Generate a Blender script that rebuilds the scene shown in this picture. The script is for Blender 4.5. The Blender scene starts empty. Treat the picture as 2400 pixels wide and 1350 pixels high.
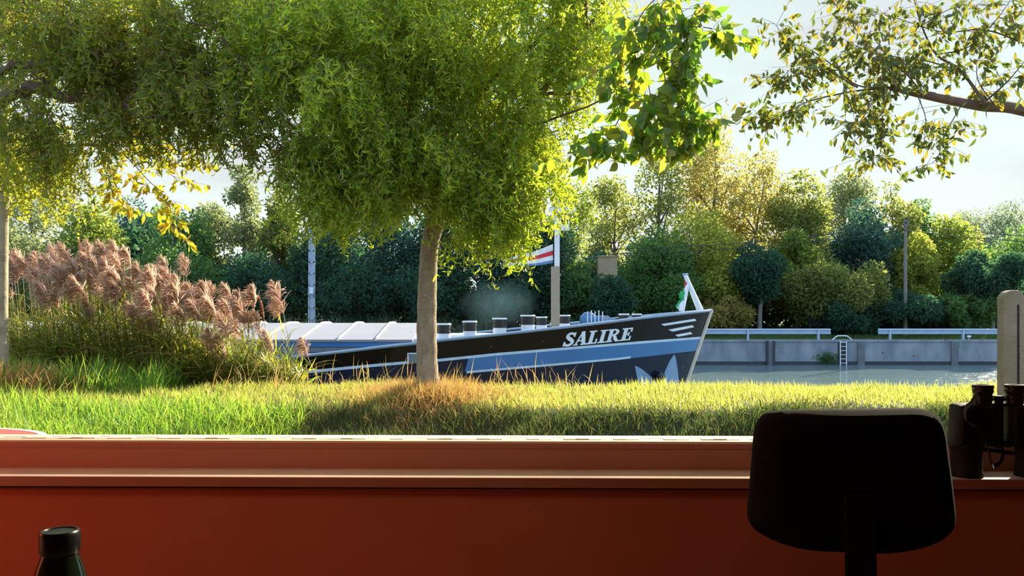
import bpy, math, random
import numpy as np
from mathutils import Vector, Matrix

rng = np.random.default_rng(7)
random.seed(7)
S = bpy.context.scene
COL = S.collection
F = 2000.0          # focal length in pixels of the 2400 x 1350 frame
HZ = 740.0          # image row of the horizon
EYE = 1.2           # seated eye height above the room floor

def P(px, py, Y):
    return np.array([(px - 1200.0) / F * Y, Y, EYE - (py - HZ) / F * Y])
def proj(p):
    p = np.asarray(p)
    return 1200 + F * p[..., 0] / p[..., 1], HZ - F * (p[..., 2] - EYE) / p[..., 1]

# ------------------------------------------------------------------ materials
def new_mat(name):
    m = bpy.data.materials.new(name); m.use_nodes = True
    nt = m.node_tree
    for n in list(nt.nodes): nt.nodes.remove(n)
    out = nt.nodes.new('ShaderNodeOutputMaterial')
    return m, nt, out
def ramp(nt, cols, fac=None):
    r = nt.nodes.new('ShaderNodeValToRGB')
    e = r.color_ramp.elements
    while len(e) < len(cols): e.new(0.5)
    for i, c in enumerate(cols):
        e[i].position = i / max(1, len(cols) - 1); e[i].color = (*c, 1)
    if fac is not None: nt.links.new(fac, r.inputs[0])
    return r
def noise(nt, scale, detail=4, rough=.55, vec=None, sc=None):
    n = nt.nodes.new('ShaderNodeTexNoise'); n.inputs['Scale'].default_value = scale
    n.inputs['Detail'].default_value = detail; n.inputs['Roughness'].default_value = rough
    tc = nt.nodes.new('ShaderNodeTexCoord')
    if sc:
        mp = nt.nodes.new('ShaderNodeMapping'); mp.inputs['Scale'].default_value = sc
        nt.links.new(tc.outputs['Object'], mp.inputs[0]); nt.links.new(mp.outputs[0], n.inputs['Vector'])
    else:
        nt.links.new(tc.outputs['Object'], n.inputs['Vector'])
    return n
def pmat(name, col, rough=.5, metal=0., spec=.5, var=None, nscale=6, bump=0, bscale=40, sc=None, coat=0):
    """plain procedural surface: noise between col and var, optional bump"""
    m, nt, out = new_mat(name)
    b = nt.nodes.new('ShaderNodeBsdfPrincipled'); nt.links.new(b.outputs[0], out.inputs[0])
    b.inputs['Roughness'].default_value = rough; b.inputs['Metallic'].default_value = metal
    b.inputs['Specular IOR Level'].default_value = spec
    b.inputs['Coat Weight'].default_value = coat; b.inputs['Coat Roughness'].default_value = .03
    n = noise(nt, nscale, sc=sc)
    v = var or tuple(c * .82 for c in col)
    mr = nt.nodes.new('ShaderNodeMapRange'); mr.inputs[1].default_value = .3; mr.inputs[2].default_value = .7
    nt.links.new(n.outputs[0], mr.inputs[0])
    r = ramp(nt, [col, v], mr.outputs[0]); nt.links.new(r.outputs[0], b.inputs['Base Color'])
    if bump:
        n2 = noise(nt, bscale, 5); bp = nt.nodes.new('ShaderNodeBump'); bp.inputs['Strength'].default_value = bump
        bp.inputs['Distance'].default_value = .02
        nt.links.new(n2.outputs[0], bp.inputs['Height']); nt.links.new(bp.outputs[0], b.inputs['Normal'])
    return m
def leaf_mat(name, cols, tcols, trans=.5, rough=.5, spec=.3):
    m, nt, out = new_mat(name)
    g = nt.nodes.new('ShaderNodeNewGeometry')
    r1 = ramp(nt, cols, g.outputs['Random Per Island']); r2 = ramp(nt, tcols, g.outputs['Random Per Island'])
    b = nt.nodes.new('ShaderNodeBsdfPrincipled'); b.inputs['Roughness'].default_value = rough
    b.inputs['Specular IOR Level'].default_value = spec
    t = nt.nodes.new('ShaderNodeBsdfTranslucent'); mx = nt.nodes.new('ShaderNodeMixShader'); mx.inputs[0].default_value = trans
    nt.links.new(r1.outputs[0], b.inputs['Base Color']); nt.links.new(r2.outputs[0], t.inputs[0])
    nt.links.new(b.outputs[0], mx.inputs[1]); nt.links.new(t.outputs[0], mx.inputs[2]); nt.links.new(mx.outputs[0], out.inputs[0])
    return m

M = {}
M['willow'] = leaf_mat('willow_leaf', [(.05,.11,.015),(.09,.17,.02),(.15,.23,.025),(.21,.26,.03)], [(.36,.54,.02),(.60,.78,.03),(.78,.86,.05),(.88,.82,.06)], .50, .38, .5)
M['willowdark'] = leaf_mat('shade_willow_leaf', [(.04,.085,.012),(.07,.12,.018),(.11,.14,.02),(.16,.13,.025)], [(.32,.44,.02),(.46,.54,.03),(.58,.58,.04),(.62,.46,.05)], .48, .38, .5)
M['walnut'] = leaf_mat('walnut_leaf', [(.035,.085,.025),(.05,.11,.02),(.09,.15,.02),(.05,.10,.035)], [(.22,.44,.04),(.36,.58,.03),(.54,.66,.04),(.76,.60,.05)], .47, .33, .55)
M['walnutolive'] = leaf_mat('walnut_olive_leaf', [(.045,.065,.025),(.06,.09,.025),(.09,.11,.025),(.11,.095,.025)], [(.16,.24,.03),(.24,.32,.03),(.44,.44,.03),(.52,.38,.04)], .36, .4, .45)
M['yellowleaf'] = leaf_mat('yellow_leaf', [(.16,.20,.02),(.26,.26,.02),(.34,.26,.02),(.36,.20,.02)], [(.54,.62,.04),(.72,.70,.04),(.84,.68,.04),(.85,.50,.04)], .5, .4)
M['limeleaf'] = leaf_mat('lime_leaf', [(.11,.17,.02),(.17,.22,.03),(.22,.24,.03)], [(.55,.64,.05),(.68,.68,.06),(.75,.68,.06)], .5, .4)
M['grass'] = leaf_mat('grass_blade', [(.10,.18,.02),(.20,.26,.035),(.33,.33,.06),(.42,.35,.11)], [(.36,.46,.05),(.52,.55,.08),(.62,.58,.13),(.66,.55,.20)], .5, .5)
M['shadegrass'] = leaf_mat('shade_toned_bank_grass', [(.030,.060,.018),(.045,.080,.022),(.075,.085,.03),(.11,.085,.045)], [(.12,.22,.03),(.18,.30,.04),(.26,.30,.06),(.30,.24,.09)], .3, .6, .2)  # darker, less translucent blades with the bank's shade put into their colour
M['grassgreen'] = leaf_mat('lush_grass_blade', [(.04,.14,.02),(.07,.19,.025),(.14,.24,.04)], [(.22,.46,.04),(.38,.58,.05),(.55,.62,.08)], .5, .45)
M['drygrass'] = leaf_mat('dry_grass_blade', [(.34,.20,.07),(.42,.26,.09),(.30,.22,.05),(.45,.22,.10)], [(.62,.36,.10),(.72,.44,.14),(.55,.44,.10),(.70,.32,.14)], .4, .6)
M['reedleaf'] = leaf_mat('reed_leaf', [(.05,.10,.015),(.09,.15,.02),(.16,.18,.03),(.22,.17,.04)], [(.20,.32,.02),(.34,.44,.03),(.52,.48,.05),(.60,.42,.07)], .45, .4)
M['plume'] = leaf_mat('reed_plume_hair', [(.44,.28,.22),(.52,.35,.29),(.40,.27,.19)], [(.72,.48,.36),(.78,.55,.43),(.64,.45,.30)], .45, .7, .2)
M['plumered'] = leaf_mat('young_reed_plume_hair', [(.45,.17,.11),(.5,.2,.13)], [(.6,.24,.14),(.62,.28,.18)], .4, .7, .2)
M['reedstem'] = pmat('reed_stem', (.35,.30,.12), .6, var=(.28,.2,.08))
M['bark'] = pmat('willow_bark', (.40,.31,.21), .9, var=(.22,.16,.10), nscale=14, bump=1.0, bscale=45, sc=(1,1,.5))
M['palebark'] = pmat('pale_bark', (.42,.36,.26), .9, var=(.26,.21,.15), nscale=7, bump=.6, bscale=24)
M['twig'] = pmat('twig_bark', (.10,.055,.035), .85, var=(.16,.10,.06), nscale=10)
M['farbark'] = pmat('far_trunk_bark', (.10,.08,.065), .9, var=(.16,.13,.10), nscale=3)
M['palefarbark'] = pmat('pale_far_trunk_bark', (.30,.28,.26), .9, var=(.2,.18,.16), nscale=3)
M['lichenmark'] = pmat('bark_scar', (.55,.46,.33), .9)

def far_leaf(name, c, t, trans=.5):
    def v(c, k): return tuple(min(.95, x * k) for x in c)
    M[name] = leaf_mat(name, [v(c,.7), c, v(c,1.35)], [v(t,.75), t, v(t,1.25)], trans, .6, .2)
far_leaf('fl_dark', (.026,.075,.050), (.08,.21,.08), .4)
far_leaf('fl_blue', (.035,.090,.075), (.10,.24,.14), .4)
far_leaf('fl_mid', (.055,.120,.045), (.24,.42,.08), .45)
far_leaf('fl_olive', (.115,.145,.045), (.46,.50,.10), .45)
far_leaf('fl_yell', (.18,.21,.04), (.60,.64,.10), .47)
far_leaf('fl_gold', (.24,.215,.06), (.68,.60,.16), .47)
far_leaf('fl_lime', (.12,.17,.035), (.48,.56,.08), .5)
far_leaf('fl_pale', (.13,.16,.08), (.40,.46,.18), .45)
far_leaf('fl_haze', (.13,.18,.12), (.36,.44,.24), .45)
far_leaf('fl_rust', (.20,.17,.05), (.58,.46,.10), .45)

# ------------------------------------------------------------------ mesh helpers
class MB:
    """collects shapes, then links them as ONE mesh object"""
    def __init__(s): s.v = []; s.f = []; s.mi = []
    def add(s, verts, faces, mi=0):
        o = len(s.v); s.v.extend([tuple(map(float, q)) for q in verts])
        s.f.extend([tuple(i + o for i in f) for f in faces]); s.mi.extend([mi] * len(faces)); return s
    def box(s, lo, hi, mi=0, mat=None):
        x0,y0,z0 = lo; x1,y1,z1 = hi
        v = [(x0,y0,z0),(x1,y0,z0),(x1,y1,z0),(x0,y1,z0),(x0,y0,z1),(x1,y0,z1),(x1,y1,z1),(x0,y1,z1)]
        if mat is not None: v = [tuple(mat @ Vector(q)) for q in v]
        return s.add(v, [(0,3,2,1),(4,5,6,7),(0,1,5,4),(1,2,6,5),(2,3,7,6),(3,0,4,7)], mi)
    def tube(s, pts, rad, seg=8, mi=0, cap=True, flat=1.0):
        pts = [Vector(q) for q in pts]
        n = len(pts)
        if not hasattr(rad, '__len__'): rad = [rad] * n
        vs = []; prev = None
        for i, p in enumerate(pts):
            t = (pts[min(i+1,n-1)] - pts[max(i-1,0)])
            t = t.normalized() if t.length > 1e-9 else Vector((0,0,1))
            if prev is None:
                a = Vector((0,0,1)) if abs(t.z) < .9 else Vector((1,0,0))
                u = t.cross(a).normalized()
            else:
                u = (prev - t * prev.dot(t)).normalized()
            prev = u; w = t.cross(u)
            for k in range(seg):
                an = 2 * math.pi * k / seg
                vs.append(p + (u * math.cos(an) + w * math.sin(an) * flat) * rad[i])
        fs = []
        for i in range(n - 1):
            for k in range(seg):
                a = i*seg+k; b = i*seg+(k+1)%seg
                fs.append((a, b, b+seg, a+seg))
        if cap:
            fs.append(tuple(range(seg-1,-1,-1))); fs.append(tuple((n-1)*seg+k for k in range(seg)))
        return s.add(vs, fs, mi)
    def lathe(s, prof, c=(0,0,0), seg=24, mi=0, mat=None):
        vs = []; fs = []
        for r, z in prof:
            for k in range(seg):
                a = 2*math.pi*k/seg
                q = Vector((r*math.cos(a), r*math.sin(a), z))
                if mat is not None: q = mat @ q
                vs.append(q + Vector(c))
        n = len(prof)
        for i in range(n-1):
            for k in range(seg):
                a = i*seg+k; b = i*seg+(k+1)%seg
                fs.append((a,b,b+seg,a+seg))
        fs.append(tuple(range(seg-1,-1,-1))); fs.append(tuple((n-1)*seg+k for k in range(seg)))
        return s.add(vs, fs, mi)
    def prism(s, poly, d, mi=0):
        """poly: 3-D points, d: extrusion vector"""
        n = len(poly); d = Vector(d)
        v = [Vector(q) for q in poly]; v += [q + d for q in v]
        f = [tuple(range(n-1,-1,-1)), tuple(range(n,2*n))] + [(i,(i+1)%n,(i+1)%n+n,i+n) for i in range(n)]
        return s.add(v, f, mi)
    def build(s, name, mats, parent=None, smooth=False, bevel=0, subsurf=0):
        me = bpy.data.meshes.new(name); me.from_pydata(s.v, [], s.f)
        if not isinstance(mats, (list, tuple)): mats = [mats]
        for m in mats: me.materials.append(m)
        me.polygons.foreach_set('material_index', s.mi)
        if smooth: me.polygons.foreach_set('use_smooth', [True]*len(s.f))
        me.update()
        o = bpy.data.objects.new(name, me); COL.objects.link(o)
        if parent is not None: o.parent = parent
        if bevel:
            b = o.modifiers.new('b', 'BEVEL'); b.width = bevel; b.segments = 2; b.limit_method = 'ANGLE'
        if subsurf:
            b = o.modifiers.new('s', 'SUBSURF'); b.levels = subsurf; b.render_levels = subsurf
        if smooth and not subsurf:
            try:
                bpy.context.view_layer.objects.active = o
                me.set_sharp_from_angle(angle=math.radians(35))
            except Exception: pass
        return o

def np_mesh(name, V, Q, mats, parent=None, mi=None, smooth=False):
    me = bpy.data.meshes.new(name)
    V = np.ascontiguousarray(V, dtype=np.float32).reshape(-1, 3); Q = np.ascontiguousarray(Q, dtype=np.int32).reshape(-1, 4)
    me.vertices.add(len(V)); me.vertices.foreach_set('co', V.ravel())
    me.loops.add(Q.size); me.loops.foreach_set('vertex_index', Q.ravel())
    me.polygons.add(len(Q)); me.polygons.foreach_set('loop_start', np.arange(0, Q.size, 4, dtype=np.int32))
    if not isinstance(mats, (list, tuple)): mats = [mats]
    for m in mats: me.materials.append(m)
    if mi is not None: me.polygons.foreach_set('material_index', np.ascontiguousarray(mi, dtype=np.int32))
    if smooth: me.polygons.foreach_set('use_smooth', np.ones(len(Q), dtype=bool))
    me.update(calc_edges=True)
    o = bpy.data.objects.new(name, me); COL.objects.link(o)
    if parent is not None: o.parent = parent
    return o
def unit(v): return v / np.maximum(np.linalg.norm(v, axis=-1, keepdims=True), 1e-9)
def rdir(n): return unit(rng.normal(size=(n, 3)))
def ribbons(Pt, D, L, W, curl, prof, N=None):
    """curved strips: arrays of bases, directions, lengths, widths, bend angle; prof = width profile"""
    n = len(Pt); K = len(prof)
    D = unit(D)
    if N is None: N = rdir(n)
    N = unit(N - D * np.sum(N * D, -1, keepdims=True)); Sd = np.cross(D, N)
    c = np.where(np.abs(curl) < 1e-3, 1e-3, curl)
    t = np.linspace(0, 1, K)[None, :]
    A = np.sin(c[:,None]*t)/c[:,None]; Bq = (1-np.cos(c[:,None]*t))/c[:,None]
    C = Pt[:,None,:] + L[:,None,None]*(D[:,None,:]*A[...,None] + N[:,None,:]*Bq[...,None])
    w = (W[:,None]*np.array(prof)[None,:]/2)[...,None]*Sd[:,None,:]
    V = np.stack([C-w, C+w], 2).reshape(-1, 3)
    b = (np.arange(n)*K*2)[:,None]; k = np.arange(K-1)[None,:]*2
    q = np.stack([b+k, b+k+1, b+k+3, b+k+2], -1).reshape(-1, 4)
    return V, q
def tubes(Cp, R):
    """many 3-sided twigs: Cp (n,K,3), R (n,K)"""
    n, K, _ = Cp.shape
    T = np.zeros_like(Cp); T[:,1:-1] = Cp[:,2:]-Cp[:,:-2]; T[:,0] = Cp[:,1]-Cp[:,0]; T[:,-1] = Cp[:,-1]-Cp[:,-2]
    T = unit(T); a = np.broadcast_to(np.array([.31,.87,.38]), T.shape)
    U = unit(np.cross(T, a)); Wv = np.cross(T, U)
    vs = [Cp + R[...,None]*(U*math.cos(x)+Wv*math.sin(x)) for x in (0, 2.094, 4.189)]
    V = np.stack(vs, 2).reshape(-1, 3)
    b = (np.arange(n)*K*3)[:,None,None]; k = np.arange(K-1)[None,:,None]*3; j = np.arange(3)[None,None,:]; j2 = (j+1)%3
    q = np.stack([b+k+j, b+k+j2, b+k+3+j2, b+k+3+j], -1).reshape(-1, 4)
    return V, q
def merge(parts):
    V = []; Q = []; o = 0
    for v, q in parts:
        V.append(v); Q.append(q + o); o += len(v)
    return np.concatenate(V), np.concatenate(Q)
def tag(o, label=None, cat=None, group=None, kind=None):
    if label: o['label'] = label
    if cat: o['category'] = cat
    if group: o['group'] = group
    if kind: o['kind'] = kind
    return o
def empty(name, loc=(0,0,0), label=None, cat=None, group=None, kind=None):
    o = bpy.data.objects.new(name, None); COL.objects.link(o); o.location = loc; o.empty_display_size = .1
    return tag(o, label, cat, group, kind)
def rel(o, parent):
    """parent keeping world place (parent only translated)"""
    o.parent = parent; o.location = -Vector(parent.location); return o
def struct(o): o['kind'] = 'structure'; return o
def smooth_path(pts, n=6):
    pts = [np.asarray(p, float) for p in pts]
    if len(pts) < 3: return [pts[0] + (pts[-1]-pts[0])*t for t in np.linspace(0,1,n+1)]
    q = [2*pts[0]-pts[1]] + pts + [2*pts[-1]-pts[-2]]; out = []
    for i in range(1, len(q)-2):
        for t in np.linspace(0,1,n,endpoint=False):
            a,b,c,d = q[i-1],q[i],q[i+1],q[i+2]
            out.append(.5*((2*b)+(c-a)*t+(2*a-5*b+4*c-d)*t*t+(3*b-a-3*c+d)*t**3))
    out.append(pts[-1]); return out

# ------------------------------------------------------------------ camera, sun, sky
cam = bpy.data.cameras.new('camera'); co = bpy.data.objects.new('camera', cam); COL.objects.link(co)
co.location = (0, 0, EYE); co.rotation_euler = (math.pi/2, 0, 0)
cam.sensor_width = 36; cam.lens = 36*F/2400; cam.shift_y = (HZ-675)/2400; cam.clip_start = .05; cam.clip_end = 500
S.camera = co
S.view_settings.view_transform = 'Standard'; S.view_settings.look = 'None'; S.view_settings.gamma = 1
S.view_settings.use_curve_mapping = False; S.view_settings.exposure = 0.15

SUN_AZ, SUN_EL = math.radians(40), math.radians(28)
sv = Vector((math.sin(SUN_AZ)*math.cos(SUN_EL), math.cos(SUN_AZ)*math.cos(SUN_EL), math.sin(SUN_EL)))
sl = bpy.data.lights.new('sun', 'SUN'); sl.energy = 16.5; sl.angle = math.radians(.8); sl.color = (1, .86, .62)
so = bpy.data.objects.new('sun', sl); COL.objects.link(so); so.rotation_euler = (-sv).to_track_quat('-Z', 'Y').to_euler()

w = bpy.data.worlds.new('sky'); S.world = w; w.use_nodes = True
nt = w.node_tree
for n in list(nt.nodes): nt.nodes.remove(n)
wo = nt.nodes.new('ShaderNodeOutputWorld'); bg = nt.nodes.new('ShaderNodeBackground'); nt.links.new(bg.outputs[0], wo.inputs[0])
tc = nt.nodes.new('ShaderNodeTexCoord'); sp = nt.nodes.new('ShaderNodeSeparateXYZ'); nt.links.new(tc.outputs['Generated'], sp.inputs[0])
# bright hazy sky towards the sun, bluer sky behind the viewer
mr = nt.nodes.new('ShaderNodeMapRange'); mr.inputs[1].default_value = -.5; mr.inputs[2].default_value = .75; nt.links.new(sp.outputs[1], mr.inputs[0])
back = ramp(nt, [(.75,1.05,1.55),(.85,1.08,1.4),(.86,.93,.93)], mr.outputs[0])
up = nt.nodes.new('ShaderNodeMapRange'); up.inputs[1].default_value = .05; up.inputs[2].default_value = .75; nt.links.new(sp.outputs[2], up.inputs[0])
upr = ramp(nt, [(1.12,1.10,1.07),(.92,1.06,1.07),(1.15,1.28,1.42)], up.outputs[0])
ml = nt.nodes.new('ShaderNodeMix'); ml.data_type = 'RGBA'; ml.blend_type = 'MULTIPLY'; ml.inputs[0].default_value = 1
nt.links.new(back.outputs[0], ml.inputs[6]); nt.links.new(upr.outputs[0], ml.inputs[7])
# soft grey cloud bank
mp = nt.nodes.new('ShaderNodeMapping'); mp.inputs['Scale'].default_value = (1.6,1.6,5.5); mp.inputs['Location'].default_value = (.35,.1,.2)
nz = nt.nodes.new('ShaderNodeTexNoise'); nz.inputs['Scale'].default_value = 1.5; nz.inputs['Detail'].default_value = 5
nt.links.new(tc.outputs['Generated'], mp.inputs[0]); nt.links.new(mp.outputs[0], nz.inputs['Vector'])
cr = nt.nodes.new('ShaderNodeMapRange'); cr.inputs[1].default_value = .48; cr.inputs[2].default_value = .68; nt.links.new(nz.outputs[0], cr.inputs[0])
mc = nt.nodes.new('ShaderNodeMix'); mc.data_type = 'RGBA'; nt.links.new(cr.outputs[0], mc.inputs[0])
nt.links.new(ml.outputs[2], mc.inputs[6]); mc.inputs[7].default_value = (.76,.79,.83,1)
nt.links.new(mc.outputs[2], bg.inputs[0]); bg.inputs[1].default_value = 1.0

# ------------------------------------------------------------------ room (turned 1 degree, right side nearer)
YAW = math.radians(-1.0)
def room(o): o.rotation_euler.z = YAW; return o
def rw(x, y, z): return Vector((x*math.cos(YAW)-y*math.sin(YAW), x*math.sin(YAW)+y*math.cos(YAW), z))
M['terracotta'] = pmat('terracotta_wall_paint', (.44,.135,.075), .75, spec=.25, var=(.38,.11,.06), nscale=3, bump=.05, bscale=160)
M['frame'] = pmat('window_frame_paint', (.44,.20,.14), .5, spec=.35, var=(.41,.18,.125), nscale=2)
M['cream'] = pmat('cream_bead', (.72,.66,.54), .6, var=(.58,.52,.42), nscale=14, sc=(1,6,6))
M['sill'] = pmat('sill_paint', (.36,.15,.10), .32, spec=.6, var=(.32,.125,.085), nscale=3)
M['floor'] = pmat('floor_boards', (.16,.08,.045), .5, var=(.10,.05,.03), nscale=5, sc=(1,12,1))
M['plaster'] = pmat('room_plaster', (.42,.20,.13), .85, var=(.38,.17,.11))
M['dark'] = pmat('dark_gap', (.01,.006,.005), .9)

zs = EYE - .399                       # sill top
RX, RB, RC = 2.7, -3.2, 2.65
WX0, WX1, WTOP = -2.05, 2.05, 2.32
def RBX(mb, lo, hi, mi=0): mb.box(lo, hi, mi)
mb = MB()
mb.box((-RX, 2.115, -.4), (RX, 2.42, zs-.031)); mb.box((-RX, 2.16, zs-.031), (RX, 2.42, zs-.024), 1)
mb.box((-RX, 2.13, zs-.024), (WX0, 2.42, RC)); mb.box((WX1, 2.13, zs-.024), (RX, 2.42, RC))
mb.box((WX0, 2.13, WTOP), (WX1, 2.42, RC)); mb.box((WX0, 2.23, zs-.024), (WX1, 2.42, zs-.02))
room(struct(mb.build('wall_front', [M['terracotta'], M['dark']])))
room(struct(MB().box((-RX-.2, RB, 0), (-RX, 2.42, RC)).build('wall_left', M['plaster'])))
room(struct(MB().box((RX, RB, 0), (RX+.2, 2.42, RC)).build('wall_right', M['plaster'])))
room(struct(MB().box((-RX-.2, RB-.2, 0), (RX+.2, RB, RC)).build('wall_back', M['plaster'])))
room(struct(MB().box((-RX-.2, RB-.2, -.15), (RX+.2, 2.42, 0)).build('floor', M['floor'])))
room(struct(MB().box((-RX-.2, RB-.2, RC), (RX+.2, 2.42, RC+.2)).build('ceiling', M['plaster'])))
M['silltop'] = pmat('pale_sill_top', (.56,.45,.38), .35, spec=.5, var=(.46,.36,.30), nscale=5)  # sill top in a paler colour than the sill front
mb = MB().box((WX0-.03, 2.10, zs-.0245), (WX1+.03, 2.24, zs-.002)).box((WX0-.029, 2.101, zs-.002), (WX1+.029, 2.24, zs), 1)
room(struct(mb.build('window_sill', [M['sill'], M['silltop']])))
win = empty('window_1'); win['kind'] = 'structure'; win.rotation_euler.z = YAW
zr = EYE - .332
mb = MB()
mb.box((WX0, 2.225, zs), (WX1, 2.33, zr)); mb.box((WX0, 2.2195, zs), (WX1, 2.226, zr-.017))
for x0, x1 in ((WX0, WX0+.07), (WX1-.07, WX1)): mb.box((x0, 2.225, zr), (x1, 2.33, WTOP))
mb.box((WX0+.07, 2.225, WTOP-.07), (WX1-.07, 2.33, WTOP))
mb.build('window_frame', M['frame'], win)
mb = MB().box((WX0+.07, 2.232, zr), (WX1-.07, 2.262, zr+.0035)).box((WX0+.07, 2.290, zr), (WX1-.07, 2.33, zr+.005))
n = 120
for i in range(n):                   # uneven line of sealant against the glass
    x0 = WX0+.07 + i*(WX1-WX0-.14)/n; x1 = x0+(WX1-WX0-.14)/n
    mb.box((x0, 2.262, zr), (x1, 2.290, zr+.0045+.0012*math.sin(i*1.7)+.0008*math.sin(i*.61)))
mb.build('glazing_bead', M['cream'], win)
gm, gnt, gout = new_mat('window_glass')
tr = gnt.nodes.new('ShaderNodeBsdfTransparent'); tr.inputs[0].default_value = (.97,.985,.975,1)
gl = gnt.nodes.new('ShaderNodeBsdfGlossy'); gl.inputs['Roughness'].default_value = .0
fr = gnt.nodes.new('ShaderNodeFresnel'); fr.inputs[0].default_value = 1.35
mx = gnt.nodes.new('ShaderNodeMixShader'); gnt.links.new(fr.outputs[0], mx.inputs[0]); gnt.links.new(tr.outputs[0], mx.inputs[1]); gnt.links.new(gl.outputs[0], mx.inputs[2]); gnt.links.new(mx.outputs[0], gout.inputs[0])
pane = MB().box((WX0+.068, 2.274, zr-.002), (WX1-.068, 2.278, WTOP-.068)).build('pane', gm, win)
M['speck'] = pmat('dried_drop', (.8,.8,.76), .6)
mb = MB()
sp_px = [(2048,487),(2050,468),(1975,465),(1953,485),(2093,482),(2047,508),(2048,554),(1936,693),(2027,826),(1715,829),(2099,833),(2172,796),(2251,834),(2290,851),(690,679),(688,705),(775,660),(1972,852),(1980,790),(2161,791),(2188,764),(2256,768),(843,668),(1238,800),(1116,812),(1034,1000),(905,988),(1860,940),(1900,705),(1700,590)]
for i in range(70): sp_px.append((rng.uniform(100, 2390), rng.uniform(430, 1010)))
for i, (x, y) in enumerate(sp_px):
    Yp = 2.273; X = (x-1200)/F*Yp; z = EYE-(y-HZ)/F*Yp; r = .0026 if i < 12 else rng.uniform(.0008,.0017)
    mb.add([(X+r*math.cos(a)*.9, Yp-.0004, z+r*math.sin(a)*1.1) for a in np.linspace(0, 2*math.pi, 9)[:-1]], [tuple(range(8))])
o = mb.build('dust_specks', M['speck'], win); o['kind'] = 'stuff'

# room lamps (both out of the picture; ceiling lamp added to brighten the wall)
M['redshade'] = pmat('red_lamp_shade', (.55,.03,.02), .6)
m, nt, out = new_mat('bulb_glow'); e = nt.nodes.new('ShaderNodeEmission'); e.inputs[0].default_value = (1,.5,.3,1); e.inputs[1].default_value = 4; nt.links.new(e.outputs[0], out.inputs[0]); M['bulb'] = m
pl = empty('pendant_lamp', tuple(rw(-2.4, 1.3, RC)), 'red shaded pendant lamp hanging by the window', 'lamp')
MB().lathe([(.05,-1.0),(.17,-1.22),(.165,-1.22),(.045,-1.0)]).build('lamp_shade', M['redshade'], pl, smooth=True)
MB().tube([(0,0,-.002),(0,0,-1.0)], .004).build('cord', M['dark'], pl)
MB().lathe([(.01,-1.03),(.03,-1.06),(.035,-1.1),(.02,-1.14)]).build('bulb', M['bulb'], pl, smooth=True)
L = bpy.data.lights.new('pendant_light', 'POINT'); L.energy = 19; L.color = (1,.13,.09); L.shadow_soft_size = .05
lo = bpy.data.objects.new('pendant_light', L); COL.objects.link(lo); lo.location = rw(-2.4, 1.3, RC-1.24)
L = bpy.data.lights.new('added_wall_fill', 'AREA'); L.energy = 10.5; L.size = .5; L.color = (1,.66,.40)  # unseen fill added for the wall below the window
lo = bpy.data.objects.new('added_wall_fill', L); COL.objects.link(lo); lo.location = rw(-.8, 1.1, RC-.06)
cl = empty('added_ceiling_lamp', tuple(rw(-.8, 1.1, RC)), 'added flat round ceiling lamp brightening the window wall', 'lamp')
MB().lathe([(.30,-.001),(.30,-.04),(.28,-.05),(.02,-.05)]).build('lamp_body', M['cream'], cl, smooth=True)

# ------------------------------------------------------------------ swivel chair
M['chairfabric'] = pmat('black_chair_fabric', (.006,.005,.006), .95, spec=.12, var=(.009,.007,.008), nscale=60, bump=.3, bscale=500)
M['blackplastic'] = pmat('black_plastic', (.006,.006,.007), .6, spec=.2)
CY = 1.6; k = CY/F
chair = empty('office_chair', (.64, CY, 0), 'black swivel office chair with rounded backrest in front of the window', 'chair')
out_px = [(1830,963),(1900,960),(1990,958.5),(2090,957),(2150,957.5),(2185,965),(2210,985),(2222,1015),(2229,1060),(2240,1130),(2249,1200),(2250,1222),(2243,1245),(2215,1267),(2165,1283),(2100,1292),(2030,1293),(1960,1290),(1890,1287),(1830,1275),(1785,1254),(1766,1231),(1762,1205),(1766,1160),(1772,1080),(1777,1018),(1785,990),(1803,970)]
outl = smooth_path([np.array([x, y, 0]) for x, y in out_px+out_px[:1]], 4)[:-1]
cx = np.mean([p[0] for p in outl]); cyy = np.mean([p[1] for p in outl])
lay = [(-.034,.80),(-.030,.93),(-.018,.99),(0,1.0),(.014,.985),(.022,.93),(.024,.75)]
vs = []; n = len(outl)
for d, s in lay:
    for p in outl:
        x = cx+(p[0]-cx)*s; y = cyy+(p[1]-cyy)*s
        bow = -.035*((x-cx)/250)**2        # curved round the sitter's back
        q = P(x, y, CY); vs.append((q[0]-.64, d+bow*-1*0 + .03*((x-cx)/245)**2, q[2]))
fs = []
for i in range(len(lay)-1):
    for j in range(n): fs.append((i*n+j, i*n+(j+1)%n, (i+1)*n+(j+1)%n, (i+1)*n+j))
fs.append(tuple(range(n))); fs.append(tuple((len(lay)-1)*n+j for j in range(n-1,-1,-1)))
MB().add(vs, fs).build('backrest', M['chairfabric'], chair, smooth=True)
xm = (1996.5-1200)*k-.64
pth = smooth_path([(xm,-.036,EYE-(1150-HZ)*k),(xm,-.04,EYE-(1290-HZ)*k),(xm,-.042,.55),(xm,-.02,.43),(xm,.06,.385),(xm,.22,.38)], 4)
mb = MB()
for a, b in zip(pth[:-1], pth[1:]):
    a = np.array(a); b = np.array(b); t = unit(b-a); nrm = np.array([0,-t[2],t[1]])
    v = [a+np.array([sx*.0268,0,0])+nrm*sn*.006 for sx, sn in ((-1,-1),(1,-1),(1,1),(-1,1))] + [b+t*.004+np.array([sx*.0268,0,0])+nrm*sn*.006 for sx, sn in ((-1,-1),(1,-1),(1,1),(-1,1))]
    mb.add(v, [(0,3,2,1),(4,5,6,7),(0,1,5,4),(1,2,6,5),(2,3,7,6),(3,0,4,7)])
mb.build('back_support', M['blackplastic'], chair)
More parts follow.
